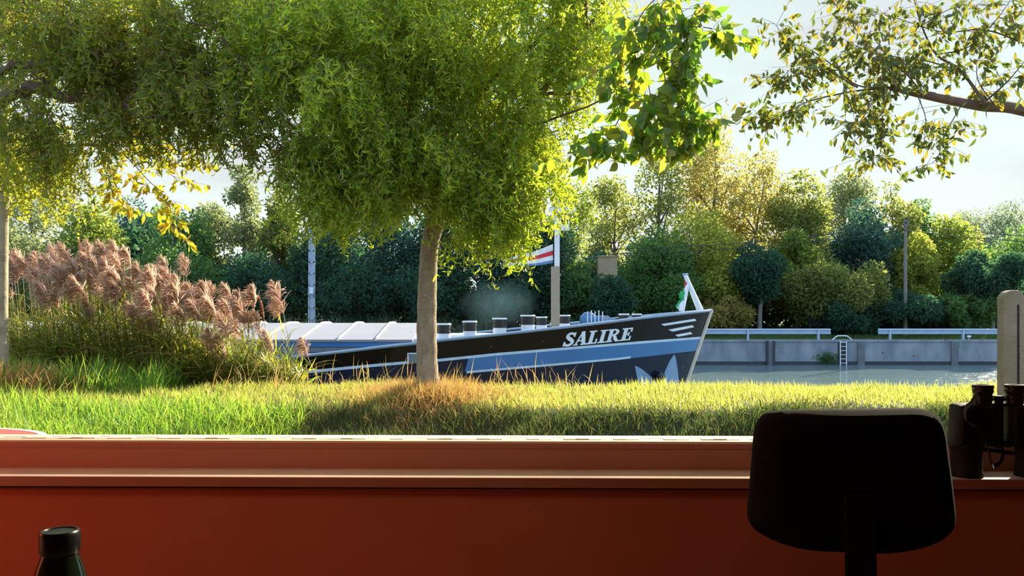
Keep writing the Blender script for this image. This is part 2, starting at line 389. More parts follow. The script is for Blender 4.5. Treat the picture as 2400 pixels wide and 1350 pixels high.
def rrect(w, d, r, n=6):
    o = []
    for cx_, cy_, a0 in ((w/2-r,d/2-r,0),(-w/2+r,d/2-r,90),(-w/2+r,-d/2+r,180),(w/2-r,-d/2+r,270)):
        for i in range(n+1):
            a = math.radians(a0+90*i/n); o.append((cx_+r*math.cos(a), cy_+r*math.sin(a)))
    return o
def cushion(mb, w, d, r, c, lays, n=6):
    o = rrect(w, d, r, n); N_ = len(o); vs = []; fs = []
    for z, s in lays:
        for x, y in o: vs.append((c[0]+x*s, c[1]+y*s, c[2]+z))
    for i in range(len(lays)-1):
        for j in range(N_): fs.append((i*N_+j, i*N_+(j+1)%N_, (i+1)*N_+(j+1)%N_, (i+1)*N_+j))
    fs.append(tuple(range(N_-1,-1,-1))); fs.append(tuple((len(lays)-1)*N_+j for j in range(N_)))
    mb.add(vs, fs); return mb
cushion(MB(), .44, .40, .1, (xm,.25,.39), [(0,.9),(.01,.97),(.03,1),(.055,.98),(.068,.9),(.072,.7)]).build('seat', M['chairfabric'], chair, smooth=True)
MB().tube([(xm,.24,.385),(xm,.24,.25)], .022, 12).tube([(xm,.24,.25),(xm,.24,.09)], .03, 12).build('column', M['blackplastic'], chair, smooth=True)
for i in range(5):
    a = math.radians(90+72*i); ex, ey = xm+.23*math.cos(a), .24+.23*math.sin(a)
    lg = MB().tube([(xm,.24,.11),((xm+ex)/2,(.24+ey)/2,.1),(ex,ey,.075)], [.026,.02,.014], 8).build('leg', M['blackplastic'], chair)
    mt = Matrix.Rotation(math.pi/2, 4, 'X') @ Matrix.Identity(4)
    MB().lathe([(.028,-.02),(.03,-.015),(.03,.015),(.028,.02)], (ex,ey,.031), 14, mat=Matrix.Rotation(math.pi/2,4,'X')).tube([(ex,ey,.03),(ex,ey,.075)], .006, 6).build('caster', M['blackplastic'], lg)

# ------------------------------------------------------------------ binoculars on the sill
M['rubber'] = pmat('black_rubber_armour', (.006,.006,.0065), .6, spec=.2, bump=.25, bscale=300)
M['blackmetal'] = pmat('black_lacquer_metal', (.012,.011,.013), .28, spec=.5)
M['strap'] = pmat('black_strap', (.012,.012,.012), .7)
M['lens'] = pmat('eyepiece_glass', (.02,.02,.03), .05, spec=.8)
BY = 2.155; kb = BY/F
bc = rw((2341-1200)*kb, BY, zs); bc = Vector(((2341-1200)*kb, bc.y - .04*0, zs))
BY = 2.125; kb = BY/F
bc = Vector(((2341-1200)*kb, BY, zs))
H0 = 1117.0
bino = empty('binoculars', tuple(bc), 'black prism binoculars standing upright on the window sill', 'binoculars')
def bz(y): return max(0.0, (H0-y)*kb)
for sgn in (-1, 1):
    xo = sgn*76*kb
    mb = MB().lathe([(.030,0),(36*kb,0),(36.5*kb,bz(1110)),(34*kb,bz(1104)),(33.5*kb,bz(1062)),(36*kb,bz(1052)),(37*kb,bz(1046)),(35*kb,bz(1040))], (xo,0,0), 28)
    mb.build('objective_barrel', M['rubber'], bino, smooth=True)
    mb = MB()       # prism housing, wider towards the objective
    poly = [(113,1046),(104,949),(96,946),(22,946),(15,952),(15,1036),(22,1046)]
    lays = [(-.034,.80),(-.026,.95),(-.010,1),(.014,1),(.03,.93),(.036,.8)]
    vs = []; fs = []; n = len(poly); c0 = np.array([62, 998])
    for d, s in lays:
        for x, y in poly:
            q = c0+(np.array([x,y])-c0)*s; vs.append((sgn*q[0]*kb, d, bz(q[1])))
    for i in range(len(lays)-1):
        for j in range(n): fs.append((i*n+j, i*n+(j+1)%n, (i+1)*n+(j+1)%n, (i+1)*n+j))
    fs.append(tuple(range(n))); fs.append(tuple((len(lays)-1)*n+j for j in range(n)))
    mb.add(vs, fs).build('prism_housing', M['rubber'], bino, smooth=True)
    xe = sgn*37.5*kb
    ep = MB().lathe([(19*kb,bz(947)),(19*kb,bz(938)),(21*kb,bz(937)),(21*kb,bz(928)),(19.5*kb,bz(926)),(22*kb,bz(922)),(23*kb,bz(916)),(22*kb,bz(913)),(23.5*kb,bz(911)),(23.5*kb,bz(905)),(22*kb,bz(903)),(15*kb,bz(903)),(13*kb,bz(908))], (xe,0,0), 28).build('eyepiece', M['blackmetal'], bino, smooth=True)
    MB().lathe([(13*kb,bz(909)),(.001,bz(908))], (xe,0,0), 20).build('lens', M['lens'], ep)
mb = MB().tube([(0,0,bz(1052)),(0,0,bz(940))], 9.5*kb, 16).tube([(0,0,bz(940)),(0,0,bz(929))], 12*kb, 14)
mb.box((-20*kb,-.01,bz(940)), (20*kb,.01,bz(934))).box((-24*kb,-.012,bz(952)), (24*kb,.012,bz(946))).box((-24*kb,-.012,bz(1048)), (24*kb,.012,bz(1036)))
mb.build('hinge', M['blackmetal'], bino, smooth=True)
def strap(mb, pts, wv=.005):
    pts = smooth_path(pts, 6); w_ = np.array([0, wv, wv*.8]); vs = []; fs = []
    for p in pts:
        p = np.array(p); vs += [p-w_, p+w_, p+w_+np.array([.0015,0,.001]), p-w_+np.array([.0015,0,.001])]
    for i in range(len(pts)-1):
        for j in range(4): fs.append((i*4+j, i*4+(j+1)%4, i*4+4+(j+1)%4, i*4+4+j))
    mb.add(vs, fs)
def bp(x, y, d): return ((x-2341)*kb, d, bz(y))
mb = MB(); strap(mb, [bp(2286,925,-.02),bp(2265,928,-.04),bp(2250,942,-.05),bp(2240,955,-.045),bp(2243,985,-.045),bp(2270,1000,-.045),bp(2290,1040,-.045),bp(2300,1075,-.04),bp(2308,1090,-.035),bp(2335,1078,-.02),bp(2352,1056,.0)])
strap(mb, [bp(2300,1055,.01),bp(2330,1058,.0),bp(2360,1062,-.01),bp(2385,1062,-.02)])
mb.build('strap', M['strap'], bino)

# ------------------------------------------------------------------ bottle and table
m, nt, out = new_mat('dark_green_glass'); b = nt.nodes.new('ShaderNodeBsdfPrincipled'); b.inputs['Base Color'].default_value = (.004,.009,.005,1); b.inputs['Roughness'].default_value = .06; b.inputs['Specular IOR Level'].default_value = .6
nn = noise(nt, 5); rr = ramp(nt, [(.003,.007,.004),(.006,.012,.006)], nn.outputs[0]); nt.links.new(rr.outputs[0], b.inputs['Base Color']); nt.links.new(b.outputs[0], out.inputs[0]); M['bottle'] = m
M['cap'] = pmat('black_cap_plastic', (.004,.004,.005), .3, spec=.3)
M['tablewood'] = pmat('dark_table_wood', (.12,.06,.035), .4, var=(.07,.035,.02), nscale=5, sc=(1,14,1))
TZ = .75; BX, BYY = (140-1200)/F*.85, .85
bt = empty('bottle', (BX, BYY, TZ), 'dark green glass bottle with black screw cap in front of the red wall', 'bottle')
zc = EYE-TZ-.2135
MB().lathe([(.030,0),(.036,.004),(.037,.02),(.037,.125),(.036,.145),(.031,.168),(.0245,.188),(.0205,zc-.034),(.0172,zc-.0245),(.0168,zc-.018)], seg=40).build('body', M['bottle'], bt, smooth=True)
MB().lathe([(.0168,zc-.0225),(.0183,zc-.022),(.0187,zc-.020),(.0187,zc-.003),(.0180,zc-.001),(.0172,zc),(.0155,zc),(.0145,zc-.0012)], seg=40).build('cap', M['cap'], bt, smooth=True)
tb = empty('dining_table', (-.5, .78, 0), 'dark wooden table carrying the bottle', 'table')
MB().box((-.85,-.42,TZ-.03), (.75,.48,TZ)).build('tabletop', M['tablewood'], tb, bevel=.004)
for sx in (-.8,.7):
    for sy in (-.37,.43): MB().box((sx-.03,sy-.03,0), (sx+.03,sy+.03,TZ-.03)).build('leg', M['tablewood'], tb)

# ------------------------------------------------------------------ near bank
gY = np.array([2.2,6,8,9.0,9.6,10.2,11.3,11.8,12.4,13.2,14.6,17,30]); gZ = np.array([-.05,.0,.05,.14,.20,.225,.225,.13,-.25,-.9,-2.2,-3.2,-3.4])
hY = np.array([2.2,4.5,7,8.3,8.65,9.3,9.7,10.2,11.3,11.8,12.4,13.2,14.6,17,30]); hZ = np.array([-.05,-.07,-.22,-.24,-.17,.195,.225,.225,.225,.13,-.25,-.9,-2.2,-3.2,-3.4])
def ground_z(X, Y):
    X = np.asarray(X, float); Y = np.asarray(Y, float)
    Ye = Y+.16*np.sin(X*1.1)+.07*np.sin(X*2.7+1)       # the edge of the little bank wanders
    wv = np.clip((X+3.4)/2.2, 0, 1); wv = wv*wv*(3-2*wv)
    z = (1-wv)*np.interp(Y, gY, gZ)+wv*np.interp(np.where(Y < 9.9, np.minimum(Ye, 9.9), Y), hY, hZ)
    return z + .02*np.sin(X*1.3+Y)+.015*np.sin(X*3.1-Y*2.2)
xs = np.linspace(-26, 26, 120); ys = np.concatenate([np.linspace(2.2,8,14), np.linspace(8.2,15,50), [17,20,25,30]])
XX, YY = np.meshgrid(xs, ys); ZZ = ground_z(XX, YY)
V = np.stack([XX,YY,ZZ],-1).reshape(-1,3); nx = len(xs); i = np.arange(len(ys)-1)[:,None]*nx+np.arange(nx-1)[None,:]
Q = np.stack([i,i+1,i+nx+1,i+nx],-1).reshape(-1,4)
M['soil'] = pmat('turf_soil', (.06,.075,.025), .95, var=(.085,.065,.035), nscale=3, bump=.6, bscale=30)
o = np_mesh('bank_ground', V, Q, M['soil'], smooth=True); struct(o)

# round bistro table outside
M['redtop'] = pmat('red_table_top', (.52,.06,.05), .5, var=(.44,.05,.045), nscale=25)
tz = EYE-.40; g0 = float(ground_z(-1.85, 2.75))
bi = empty('bistro_table', (-2.02, 2.78, g0), 'oval red bistro table with cream rim outside the window', 'table'); bi.scale = (1.75, 1, 1)
h = tz-g0
MB().lathe([(.01,h-.02),(.26,h-.02),(.265,h-.001),(.01,h-.001)], seg=64).build('table_top', M['redtop'], bi, smooth=True)
MB().lathe([(.261,h-.024),(.276,h-.022),(.280,h-.008),(.276,h+.002),(.261,h+.001),(.261,h-.024)], seg=64).build('rim', M['cream'], bi, smooth=True)
MB().tube([(0,0,h-.02),(0,0,.03)], .025, 12).build('pillar', M['blackmetal'], bi)
MB().lathe([(.2,0),(.2,.012),(.04,.035),(.03,.035)]).build('base', M['blackmetal'], bi, smooth=True)

# ------------------------------------------------------------------ grass (stuff)
def trunk_dry(X, Y):     # dry straw around the trunk foot
    return np.exp(-(((X+.95)/.75)**2+((Y-10.0)/.8)**2))
def grass(n, x0, x1, y0, y1, hmin, hmax, wmin, wmax, lean=.35):
    X = rng.uniform(x0,x1,n); Y = rng.uniform(y0,y1,n)
    p = np.stack([X,Y,ground_z(X,Y)-.01],-1)
    d = np.stack([rng.normal(-.1,lean,n), rng.normal(0,lean,n), np.ones(n)],-1)
    return ribbons(p, d, rng.uniform(hmin,hmax,n)*(.6+.6*np.abs(np.sin(X*1.9+np.cos(Y*2.3)*2))), rng.uniform(wmin,wmax,n), rng.uniform(.1,1.3,n), [1,.8,.05])
g1 = grass(15000, -6.5,6.5, 3.2,7.6, .08,.2, .008,.014)
g2 = grass(64000, -8.5,8.5, 7.6,11.3, .06,.15, .007,.013)
g3 = grass(9000, -8.5,8.5, 11.0,11.75, .05,.17, .007,.012, .3)
def thin(rb, keepf):      # drop lawn blades on the bank face, where shade-coloured grass replaces them
    V, q = rb; nv = len(V)//(len(q)//2); nb = len(V)//6
    b = V.reshape(-1,6,3)[:,0]; k = keepf(b[:,0], b[:,1]); kk = np.nonzero(k)[0]
    V2 = V.reshape(-1,6,3)[kk].reshape(-1,3); base = (np.arange(len(kk))*6)[:,None]; j = np.arange(2)[None,:]*2
    return V2, np.stack([base+j, base+j+1, base+j+3, base+j+2], -1).reshape(-1,4)
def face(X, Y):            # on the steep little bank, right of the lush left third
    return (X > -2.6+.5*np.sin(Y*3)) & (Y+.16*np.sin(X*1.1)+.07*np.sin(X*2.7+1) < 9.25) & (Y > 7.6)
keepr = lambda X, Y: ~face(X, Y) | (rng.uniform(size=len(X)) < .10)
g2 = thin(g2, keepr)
V, Q = merge([g1, g2, g3])
tag(np_mesh('lawn_grass', V, Q, M['grass']), 'yellow-green sunlit grass on the canal bank', 'grass', kind='stuff')
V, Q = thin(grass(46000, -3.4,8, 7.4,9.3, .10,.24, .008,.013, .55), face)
tag(np_mesh('shade_toned_grass', V, Q, M['shadegrass']), 'bank face grass coloured dark for shade between window and willow', 'grass', kind='stuff')
V, Q = merge([grass(12000, -8,-2.2, 7.2,9.25, .12,.26, .008,.013, .5), grass(4000, -6.5,-2.2, 7.4,9.3, .2,.36, .01,.016, .5)])  # lush green blades on the left slope
tag(np_mesh('lush_grass', V, Q, M['grassgreen']), 'lush green grass nearest the window at the left', 'grass', kind='stuff')
n = 16000
X = rng.normal(-.95,.60,n); Y = rng.normal(10.0,.55,n); Y = np.clip(Y, 8.8, 11.5)
kp = rng.uniform(size=n) < .25+.75*trunk_dry(X,Y); X = X[kp]; Y = Y[kp]; n = len(X)
d = np.stack([rng.normal(-.1,.55,n), rng.normal(0,.55,n), np.ones(n)],-1)
a1 = ribbons(np.stack([X,Y,ground_z(X,Y)-.01],-1), d, rng.uniform(.10,.32,n)*(.6+.5*trunk_dry(X,Y)), rng.uniform(.006,.011,n), rng.uniform(.2,1.8,n), [1,.8,.05])
n = 150; X = rng.uniform(-4,1.2,n); Y = rng.uniform(10.6,11.5,n)
a2 = ribbons(np.stack([X,Y,ground_z(X,Y)-.01],-1), np.stack([rng.normal(0,.3,n),rng.normal(0,.2,n),np.ones(n)],-1), rng.uniform(.25,.55,n), rng.uniform(.006,.010,n), rng.uniform(.2,1.6,n), [.7,.8,1.3,.2])
V, Q = merge([a1, a2])
tag(np_mesh('dry_grass', V, Q, M['drygrass']), 'orange dry straw grass around the foot of the tree trunk', 'grass', kind='stuff')
n = 2400; X = rng.uniform(-6.6,-4.5,n)*1.0; Y = rng.uniform(10.6,11.9,n)
a1 = ribbons(np.stack([X,Y,ground_z(X,Y)-.01],-1), np.stack([rng.normal(.05,.22,n),rng.normal(0,.2,n),np.ones(n)],-1), rng.uniform(.25,.62,n)*(.5+.5*np.abs(np.sin(X*3.2))), rng.uniform(.010,.018,n), rng.uniform(.1,1.2,n), [.8,1,.6,.05])
tag(np_mesh('tall_grass', *a1, M['grassgreen']), 'bright green tall grass clump before the reeds', 'grass', kind='stuff')
n = 2600; X = rng.normal(-6.5,.5,n); Y = rng.uniform(10.3,11.4,n)
a1 = ribbons(np.stack([X,Y,ground_z(X,Y)-.01],-1), np.stack([rng.normal(0,.25,n),rng.normal(0,.2,n),np.ones(n)],-1), rng.uniform(.15,.45,n), rng.uniform(.006,.010,n), rng.uniform(.1,1.2,n), [.8,1,1.3,.3])
tag(np_mesh('straw_grass', *a1, M['drygrass']), 'pale dry seeding grass at the foot of the left trunk', 'grass', kind='stuff')

# ------------------------------------------------------------------ trees on the near bank
def limb(mb, pts, r0, r1, seg=8, wob=.0, n=6):
    pts = smooth_path(pts, n); m_ = len(pts)
    if wob:
        ph = rng.uniform(0,6,3)
        pts = [np.array(p)+wob*np.array([math.sin(i*1.1+ph[0]),math.sin(i*.9+ph[1]),math.sin(i*1.3+ph[2])]) * (0 if i in (0,m_-1) else 1) for i, p in enumerate(pts)]
    mb.tube(pts, list(np.linspace(r0, r1, m_)), seg); return pts
def hang_foliage(clusters, leafL=(.085,.155), leafW=(.014,.023), steps=9, step=.062, per=3, dens=.92):
    """pendulous twigs with curled narrow leaves inside image-placed ellipsoids of real depth"""
    Cs = []
    for (px, py, rx, ry, Yc, ry_d, n) in clusters:
        n = max(6, int(n*dens*(.72 if px > 1080 else 1))); m_ = max(2, n//9)
        q = (rdir(m_)*np.cbrt(rng.uniform(0,1,m_))[:,None])[rng.integers(0,m_,n)]+rng.normal(0,1,(n,3))*np.array([26/rx,.12/ry_d,22/ry])
        Y = Yc+q[:,1]*ry_d
        x = px+q[:,0]*rx; y = py-45+q[:,2]*ry
        Cs.append(np.stack([(x-1200)/F*Y, Y, EYE-(y-HZ)/F*Y],-1))
    C0 = np.concatenate(Cs); n = len(C0)
    d = unit(np.stack([rng.normal(0,1,n),rng.normal(0,1,n),rng.normal(.0,.35,n)],-1)); pts = [C0]
    for s in range(steps):
        d = unit(d + np.array([0,0,-.38]) + rng.normal(0,.34,(n,3))); pts.append(pts[-1]+d*step*rng.uniform(.7,1.3,(n,1)))
    Cp = np.stack(pts,1)
    R = np.broadcast_to(np.linspace(.0035,.0014,steps+1)[None,:], Cp.shape[:2])
    tw = tubes(Cp, R)
    idx = np.repeat(np.arange(n), steps*per); st = np.tile(np.repeat(np.arange(1,steps+1), per), n)
    base = Cp[idx, st] + rng.normal(0,.012,(len(idx),3)); m_ = len(base)
    dd = rng.normal(0,.75,(m_,3)) + np.array([0,0,-.75]) + (Cp[idx,st]-Cp[idx,st-1])/step*.5
    lv = ribbons(base, dd, rng.uniform(*leafL,m_), rng.uniform(*leafW,m_), rng.uniform(1.0,4.4,m_)*rng.choice([-1,1],m_), [.3,.9,1,.85,.5,.04])
    return tw, lv

# --- middle corkscrew willow
TY = 10.0
wl = empty('corkscrew_willow', tuple(P(1005, 938, TY)), 'curly-leaved willow with bare trunk standing between window and barge', 'tree', 'willows on the bank')
gzt = float(ground_z(P(1005,938,TY)[0], TY))
def LP(px, py, Y): return P(px, py, Y)
mb = MB()
tp = [(1010,945,34),(1007,925,29),(1004,900,26.5),(1001,850,24.5),(1000,780,23.5),(1001,700,22.5),(1003,640,21.5),(1006,590,21),(1012,552,21),(1017,530,22),(1021,512,20),(1020,490,16)]
cp = smooth_path([P(a,b,TY) for a,b,c in tp], 5); rr_ = np.interp(np.linspace(0,1,len(cp)), np.linspace(0,1,len(tp)), [c*TY/F for a,b,c in tp])
cp[0] = np.array([cp[0][0], cp[0][1], gzt-.08])
mb.tube(cp, [r*(1+.03*math.sin(i*1.9)) for i, r in enumerate(rr_)], 18)
for i in range(34):                  # pale scars on the bark
    py = rng.uniform(540, 890); px = 1003+rng.uniform(-13,15); q = P(px, py, TY); r = 22*TY/F
    yy = TY-math.sqrt(max(1e-4, r*r-((px-1002)*TY/F)**2))-.001; ww = rng.uniform(.008,.03); hh = rng.uniform(.003,.008)
    mb.add([(q[0]-ww,yy,q[2]),(q[0]-ww*.3,yy-.003,q[2]-hh),(q[0]+ww,yy,q[2]-hh*.3),(q[0]+ww*.4,yy-.003,q[2]+hh)], [(0,1,2,3)], 1)
o = mb.build('trunk', [M['bark'], M['lichenmark']], wl, smooth=True); o.location = -Vector(wl.location)
limbs = [[(1020,500,10),(1010,420,9.8),(930,330,9.5),(820,260,9.2),(700,200,9.0),(560,150,9.0)],
         [(1020,505,10),(1060,400,10.2),(1080,280,10.3),(1060,120,10.2),(1020,-60,10)],
         [(1022,500,10),(1090,430,9.9),(1170,340,9.7),(1260,220,9.6),(1360,100,9.6),(1420,0,9.6)],
         [(1018,480,10),(980,380,10.6),(900,200,11),(840,40,11),(800,-80,11)],
         [(1060,400,10.2),(1150,330,10.8),(1240,300,10.9),(1280,330,10.8)],
         [(930,330,9.5),(860,340,9.3),(780,350,9.1),(720,400,9.0)],
         [(1080,280,10.3),(1180,160,10.3),(1300,60,10.1),(1400,-60,10)],
         [(820,260,9.2),(720,120,9.4),(620,20,9.5),(560,-60,9.5)]]
for L_, r in zip(limbs, (.085,.085,.075,.07,.045,.04,.045,.045)):
    mb = MB(); pts = limb(mb, [P(*q) for q in L_], r, r*.28, 8, .03, 5)
    for j in range(3, len(pts), 3):
        s = pts[j]; e = np.array(s)+np.array([rng.normal(0,.4),rng.normal(0,.5),rng.uniform(-.1,.5)])
        limb(mb, [s, (np.array(s)+e)/2+rng.normal(0,.08,3), e], r*.3, .006, 5, .02, 4)
    o = mb.build('branch', M['twig'], wl, smooth=True); o.location = -Vector(wl.location)
cl_mid = [(560,70,130,150,9.6,1.0,190),(690,60,150,160,9.4,1.3,300),(840,50,160,160,9.8,1.5,360),(1000,50,170,160,9.9,1.5,400),(1150,60,160,170,10,1.5,360),(1290,60,130,170,9.9,1.2,270),(1385,90,80,150,9.7,.9,130),(1440,60,55,110,9.6,.7,60),
          (650,200,100,90,9.2,1.0,110),(770,220,120,130,9.4,1.3,230),(900,220,130,130,9.8,1.4,260),(1030,230,130,130,10,1.4,260),(1150,250,120,140,10,1.3,250),(1250,260,90,150,9.9,1.0,170),(1330,170,60,90,9.7,.7,75),
          (790,345,80,80,9.2,1.0,80),(890,360,110,90,9.6,1.3,190),(1010,370,120,90,9.8,1.2,210),(1130,390,110,110,9.9,1.1,210),(1225,400,70,115,9.9,.9,125),
          (712,410,42,80,9.1,.5,26),(735,462,45,42,9.1,.6,46),(850,470,70,36,9.3,.7,50),(1110,470,60,45,9.6,.7,60),(790,448,75,50,9.2,.7,80),(880,450,80,50,9.4,.8,88),(960,418,70,40,9.5,.7,60),(1060,425,70,45,9.5,.7,80),(1150,500,65,75,9.7,.7,115),(1215,545,55,62,9.7,.6,95),(1262,450,26,80,9.7,.4,50),(1120,565,36,45,9.6,.4,34),(700,400,40,60,9.0,.5,34)]
tw, lv = hang_foliage(cl_mid)
o = np_mesh('twigs', *tw, M['twig'], wl); o.location = -Vector(wl.location); o['kind'] = 'stuff'
o = np_mesh('foliage', *lv, M['willow'], wl); o.location = -Vector(wl.location)

# --- left willow, its trunk outside the frame on the left
w2p = P(-300, 940, 9.6); w2p[2] = ground_z(w2p[0], 9.6)
w2 = empty('corkscrew_willow', tuple(w2p), 'willow reaching in at upper left with thick dark bough and brownish curly leaves', 'tree', 'willows on the bank')
mb = MB(); limb(mb, [np.array([w2p[0],9.6,w2p[2]-.08]), P(-290,700,9.6), P(-270,420,9.6), P(-250,260,9.5)], .20, .13, 14, .0, 6)
o = mb.build('trunk', M['bark'], w2, smooth=True); o.location = -Vector(w2.location)
limbs = [[(-255,290,9.5),(-120,260,9.3),(0,236,9.2),(50,213,9.2),(95,208,9.2),(160,226,9.1),(250,240,9.1),(340,270,9.0),(430,290,9.0)],
         [(-255,270,9.5),(-100,190,9.3),(0,160,9.3),(60,150,9.3),(180,130,9.3),(320,90,9.4),(460,60,9.5)],
         [(-260,260,9.5),(-150,100,9.5),(0,30,9.5),(140,-20,9.6),(300,-60,9.6)],
         [(95,208,9.2),(150,170,9.4),(230,130,9.5),(350,150,9.5),(480,190,9.4)],
         [(50,213,9.2),(70,290,9.0),(80,330,9.0)],
         [(250,240,9.1),(300,300,9.0),(330,340,9.0)]]
for L_, r in zip(limbs, (.085,.06,.06,.035,.02,.018)):
    mb = MB(); pts = limb(mb, [P(*q) for q in L_], r, r*.25, 8, .025, 5)
    for j in range(5, len(pts), 3):
        s = pts[j]; e = np.array(s)+np.array([rng.normal(.1,.35),rng.normal(0,.4),rng.uniform(-.35,.3)])
        limb(mb, [s, (np.array(s)+e)/2+rng.normal(0,.08,3), e], max(.008,r*.25), .005, 5, .02, 4)
    o = mb.build('branch', M['twig'], w2, smooth=True); o.location = -Vector(w2.location)
cl_left = [(20,20,120,90,9.6,1.0,150),(150,60,140,130,9.5,1.2,260),(300,70,150,130,9.4,1.3,300),(440,80,120,130,9.4,1.1,230),(110,170,120,80,9.3,1.0,150),(240,190,120,90,9.2,1.0,200),(370,210,120,90,9.2,1.0,200),(480,220,100,80,9.2,.9,140),(570,250,80,60,9.1,.7,75),
           (30,300,80,60,9.1,.7,75),(100,360,45,80,9.0,.5,75),(150,400,42,55,9.0,.5,50),(225,345,38,80,9.0,.5,70),(300,310,60,45,9.1,.6,40),(390,330,60,60,9.1,.6,46),(460,330,45,50,9.1,.5,34),(520,310,30,40,9.1,.4,18),(600,325,40,50,9.0,.4,22),(655,350,40,60,9.0,.4,18),(700,350,40,60,9.0,.4,16)]
tw, lv = hang_foliage(cl_left, dens=.6)
o = np_mesh('twigs', *tw, M['twig'], w2); o.location = -Vector(w2.location); o['kind'] = 'stuff'
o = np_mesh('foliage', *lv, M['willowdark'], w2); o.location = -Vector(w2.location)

# --- broad-leaved trees: leaves along drawn twigs
def leafy(paths, dens, leafL, leafW, spread=.10, side=.22, nshoot=6):
    """paths: list of world polylines; returns twig tubes MB and leaf arrays"""
    B = []; Dv = []; mb = MB()
    for pts, r0 in paths:
        pts = smooth_path(pts, 6); mb.tube(pts, list(np.linspace(r0, max(.002, r0*.2), len(pts))), 5)
        for j in range(2, len(pts)):
            for s in range(nshoot if j > 3 else 1):
                if rng.uniform() > dens: continue
                p0 = np.array(pts[j])+(np.array(pts[j-1])-np.array(pts[j]))*rng.uniform()
                e = p0+rng.normal(0, side, 3)*np.array([1,1,.7])+np.array([0,0,-.03])
                mb.tube([p0, (p0+e)/2+np.array([0,0,.02]), e], [.0025,.002,.0012], 3)
                k_ = rng.integers(4, 8)
                for q in range(k_):
                    t = .35+.65*q/(k_-1); b_ = p0+(e-p0)*t
                    B.append(b_); Dv.append(rng.normal(0,.6,3)+np.array([0,0,-.75])+unit(e-p0)*.4)
    B = np.array(B); Dv = np.array(Dv); n = len(B)
    lv = ribbons(B+rng.normal(0,.01,(n,3)), Dv, rng.uniform(*leafL,n), rng.uniform(*leafW,n), rng.uniform(.2,1.1,n), [.12,.75,1,.85,.45,.03])
    return mb, lv
wn = empty('walnut_tree', (7.9, 9.6, float(ground_z(7.9,9.6))), 'walnut tree sending leafy boughs in from the right against white sky', 'tree')
mb = MB(); limb(mb, [np.array([7.9,9.6,float(ground_z(7.9,9.6))-.1]), np.array([7.85,9.6,1.4]), np.array([7.75,9.5,2.8]), np.array([7.6,9.4,4.6]), np.array([7.4,9.2,6.2])], .2, .1, 14)
o = mb.build('trunk', M['palebark'], wn, smooth=True); o.location = -Vector(wn.location)
mb = MB(); limb(mb, [np.array([7.78,9.5,2.7]), P(2620,330,9.4), P(2400,258,9.2), P(2300,248,9.1), P(2180,225,9.0), P(2090,205,8.9)], .085, .035, 10, 0, 6)
o = mb.build('branch', M['twig'], wn, smooth=True); o.location = -Vector(wn.location)
mb = MB(); limb(mb, [np.array([7.6,9.4,4.4]), P(2500,-150,9.0), P(2100,-190,8.6), P(1750,-150,8.4), P(1600,-60,8.3)], .08, .03, 10, 0, 6)
o = mb.build('branch', M['twig'], wn, smooth=True); o.location = -Vector(wn.location)
def PP(l, Y): return [P(a, b, Y+rng.normal(0,.12)) for a, b in l]
pr = [([(2090,205),(2000,214),(1900,236),(1868,252)],.014,9),([(1868,252),(1830,268),(1800,284),(1785,270)],.005,9),([(2310,244),(2250,165),(2195,128),(2160,60),(2140,-10)],.02,9.1),
      ([(2090,205),(2010,200),(1960,160),(1905,120),(1850,95),(1815,55)],.010,8.9),([(2010,205),(1930,165),(1850,180),(1780,180)],.008,8.9),([(2090,208),(2070,262),(2066,340),(2055,368),(2012,378)],.006,8.8),
      ([(2250,252),(2212,320),(2196,372),(2160,392)],.006,8.9),([(2080,210),(2045,240),(2010,290),(1975,295)],.005,8.8),([(2150,222),(2170,280),(2165,335)],.006,8.9),([(2300,246),(2362,190),(2420,120)],.012,9.1),
      ([(2420,110),(2310,70),(2210,75),(2110,45),(2040,25)],.010,9.1),([(2160,215),(2110,160),(2060,130),(2000,105),(1960,80)],.008,8.9),([(2195,128),(2270,110),(2340,40),(2380,-20)],.009,9.1),([(2250,165),(2150,140),(2080,160),(2010,150)],.008,9.0),
      ([(2060,130),(2000,60),(1985,15),(1960,-30)],.006,9.0),([(2180,222),(2140,180),(2100,165),(2040,175)],.007,8.9),([(2330,246),(2290,180),(2300,100)],.008,9.1),([(1905,120),(1880,165),(1830,200)],.004,8.9),([(2160,60),(2230,20),(2300,10)],.006,9.1),([(2340,40),(2400,60),(2440,40)],.006,9.0)]
pathsR = [(PP(l, Y), r) for l, r, Y in pr]
mbR, lvR = leafy(pathsR, .42, (.07,.12), (.030,.048), side=.17, nshoot=5)
o = mbR.build('twigs', M['twig'], wn); o.location = -Vector(wn.location); o['kind'] = 'stuff'
o = np_mesh('foliage', *lvR, M['walnutolive'], wn); o.location = -Vector(wn.location)
pm = [([(1750,-150),(1590,-60),(1545,60),(1560,190),(1580,300),(1625,325)],.014,8.2),([(1548,60),(1620,62),(1680,70),(1715,95)],.007,8.2),([(1545,80),(1490,180),(1445,290),(1400,345),(1360,365)],.008,8.2),
      ([(1560,190),(1510,290),(1470,355)],.006,8.1),([(1580,290),(1640,285),(1665,310)],.005,8.1),([(1600,-60),(1500,40),(1490,150)],.008,8.3),([(1570,0),(1615,130),(1635,230)],.007,8.2),([(1560,190),(1600,240),(1590,370)],.006,8.1),([(1500,40),(1450,120),(1440,220)],.006,8.3),([(1545,130),(1600,160),(1625,200)],.006,8.2),([(1520,200),(1540,300),(1555,360)],.005,8.1),([(1580,-40),(1600,40),(1590,110)],.006,8.2)]
mbM, lvM = leafy([(PP(l, Y), r) for l, r, Y in pm], .50, (.12,.19), (.060,.095), side=.16, nshoot=3)
o = mbM.build('twigs', M['twig'], wn); o.location = -Vector(wn.location); o['kind'] = 'stuff'
o = np_mesh('foliage', *lvM, M['walnut'], wn); o.location = -Vector(wn.location); o['label'] = 'large green leaves hanging beside the willow'

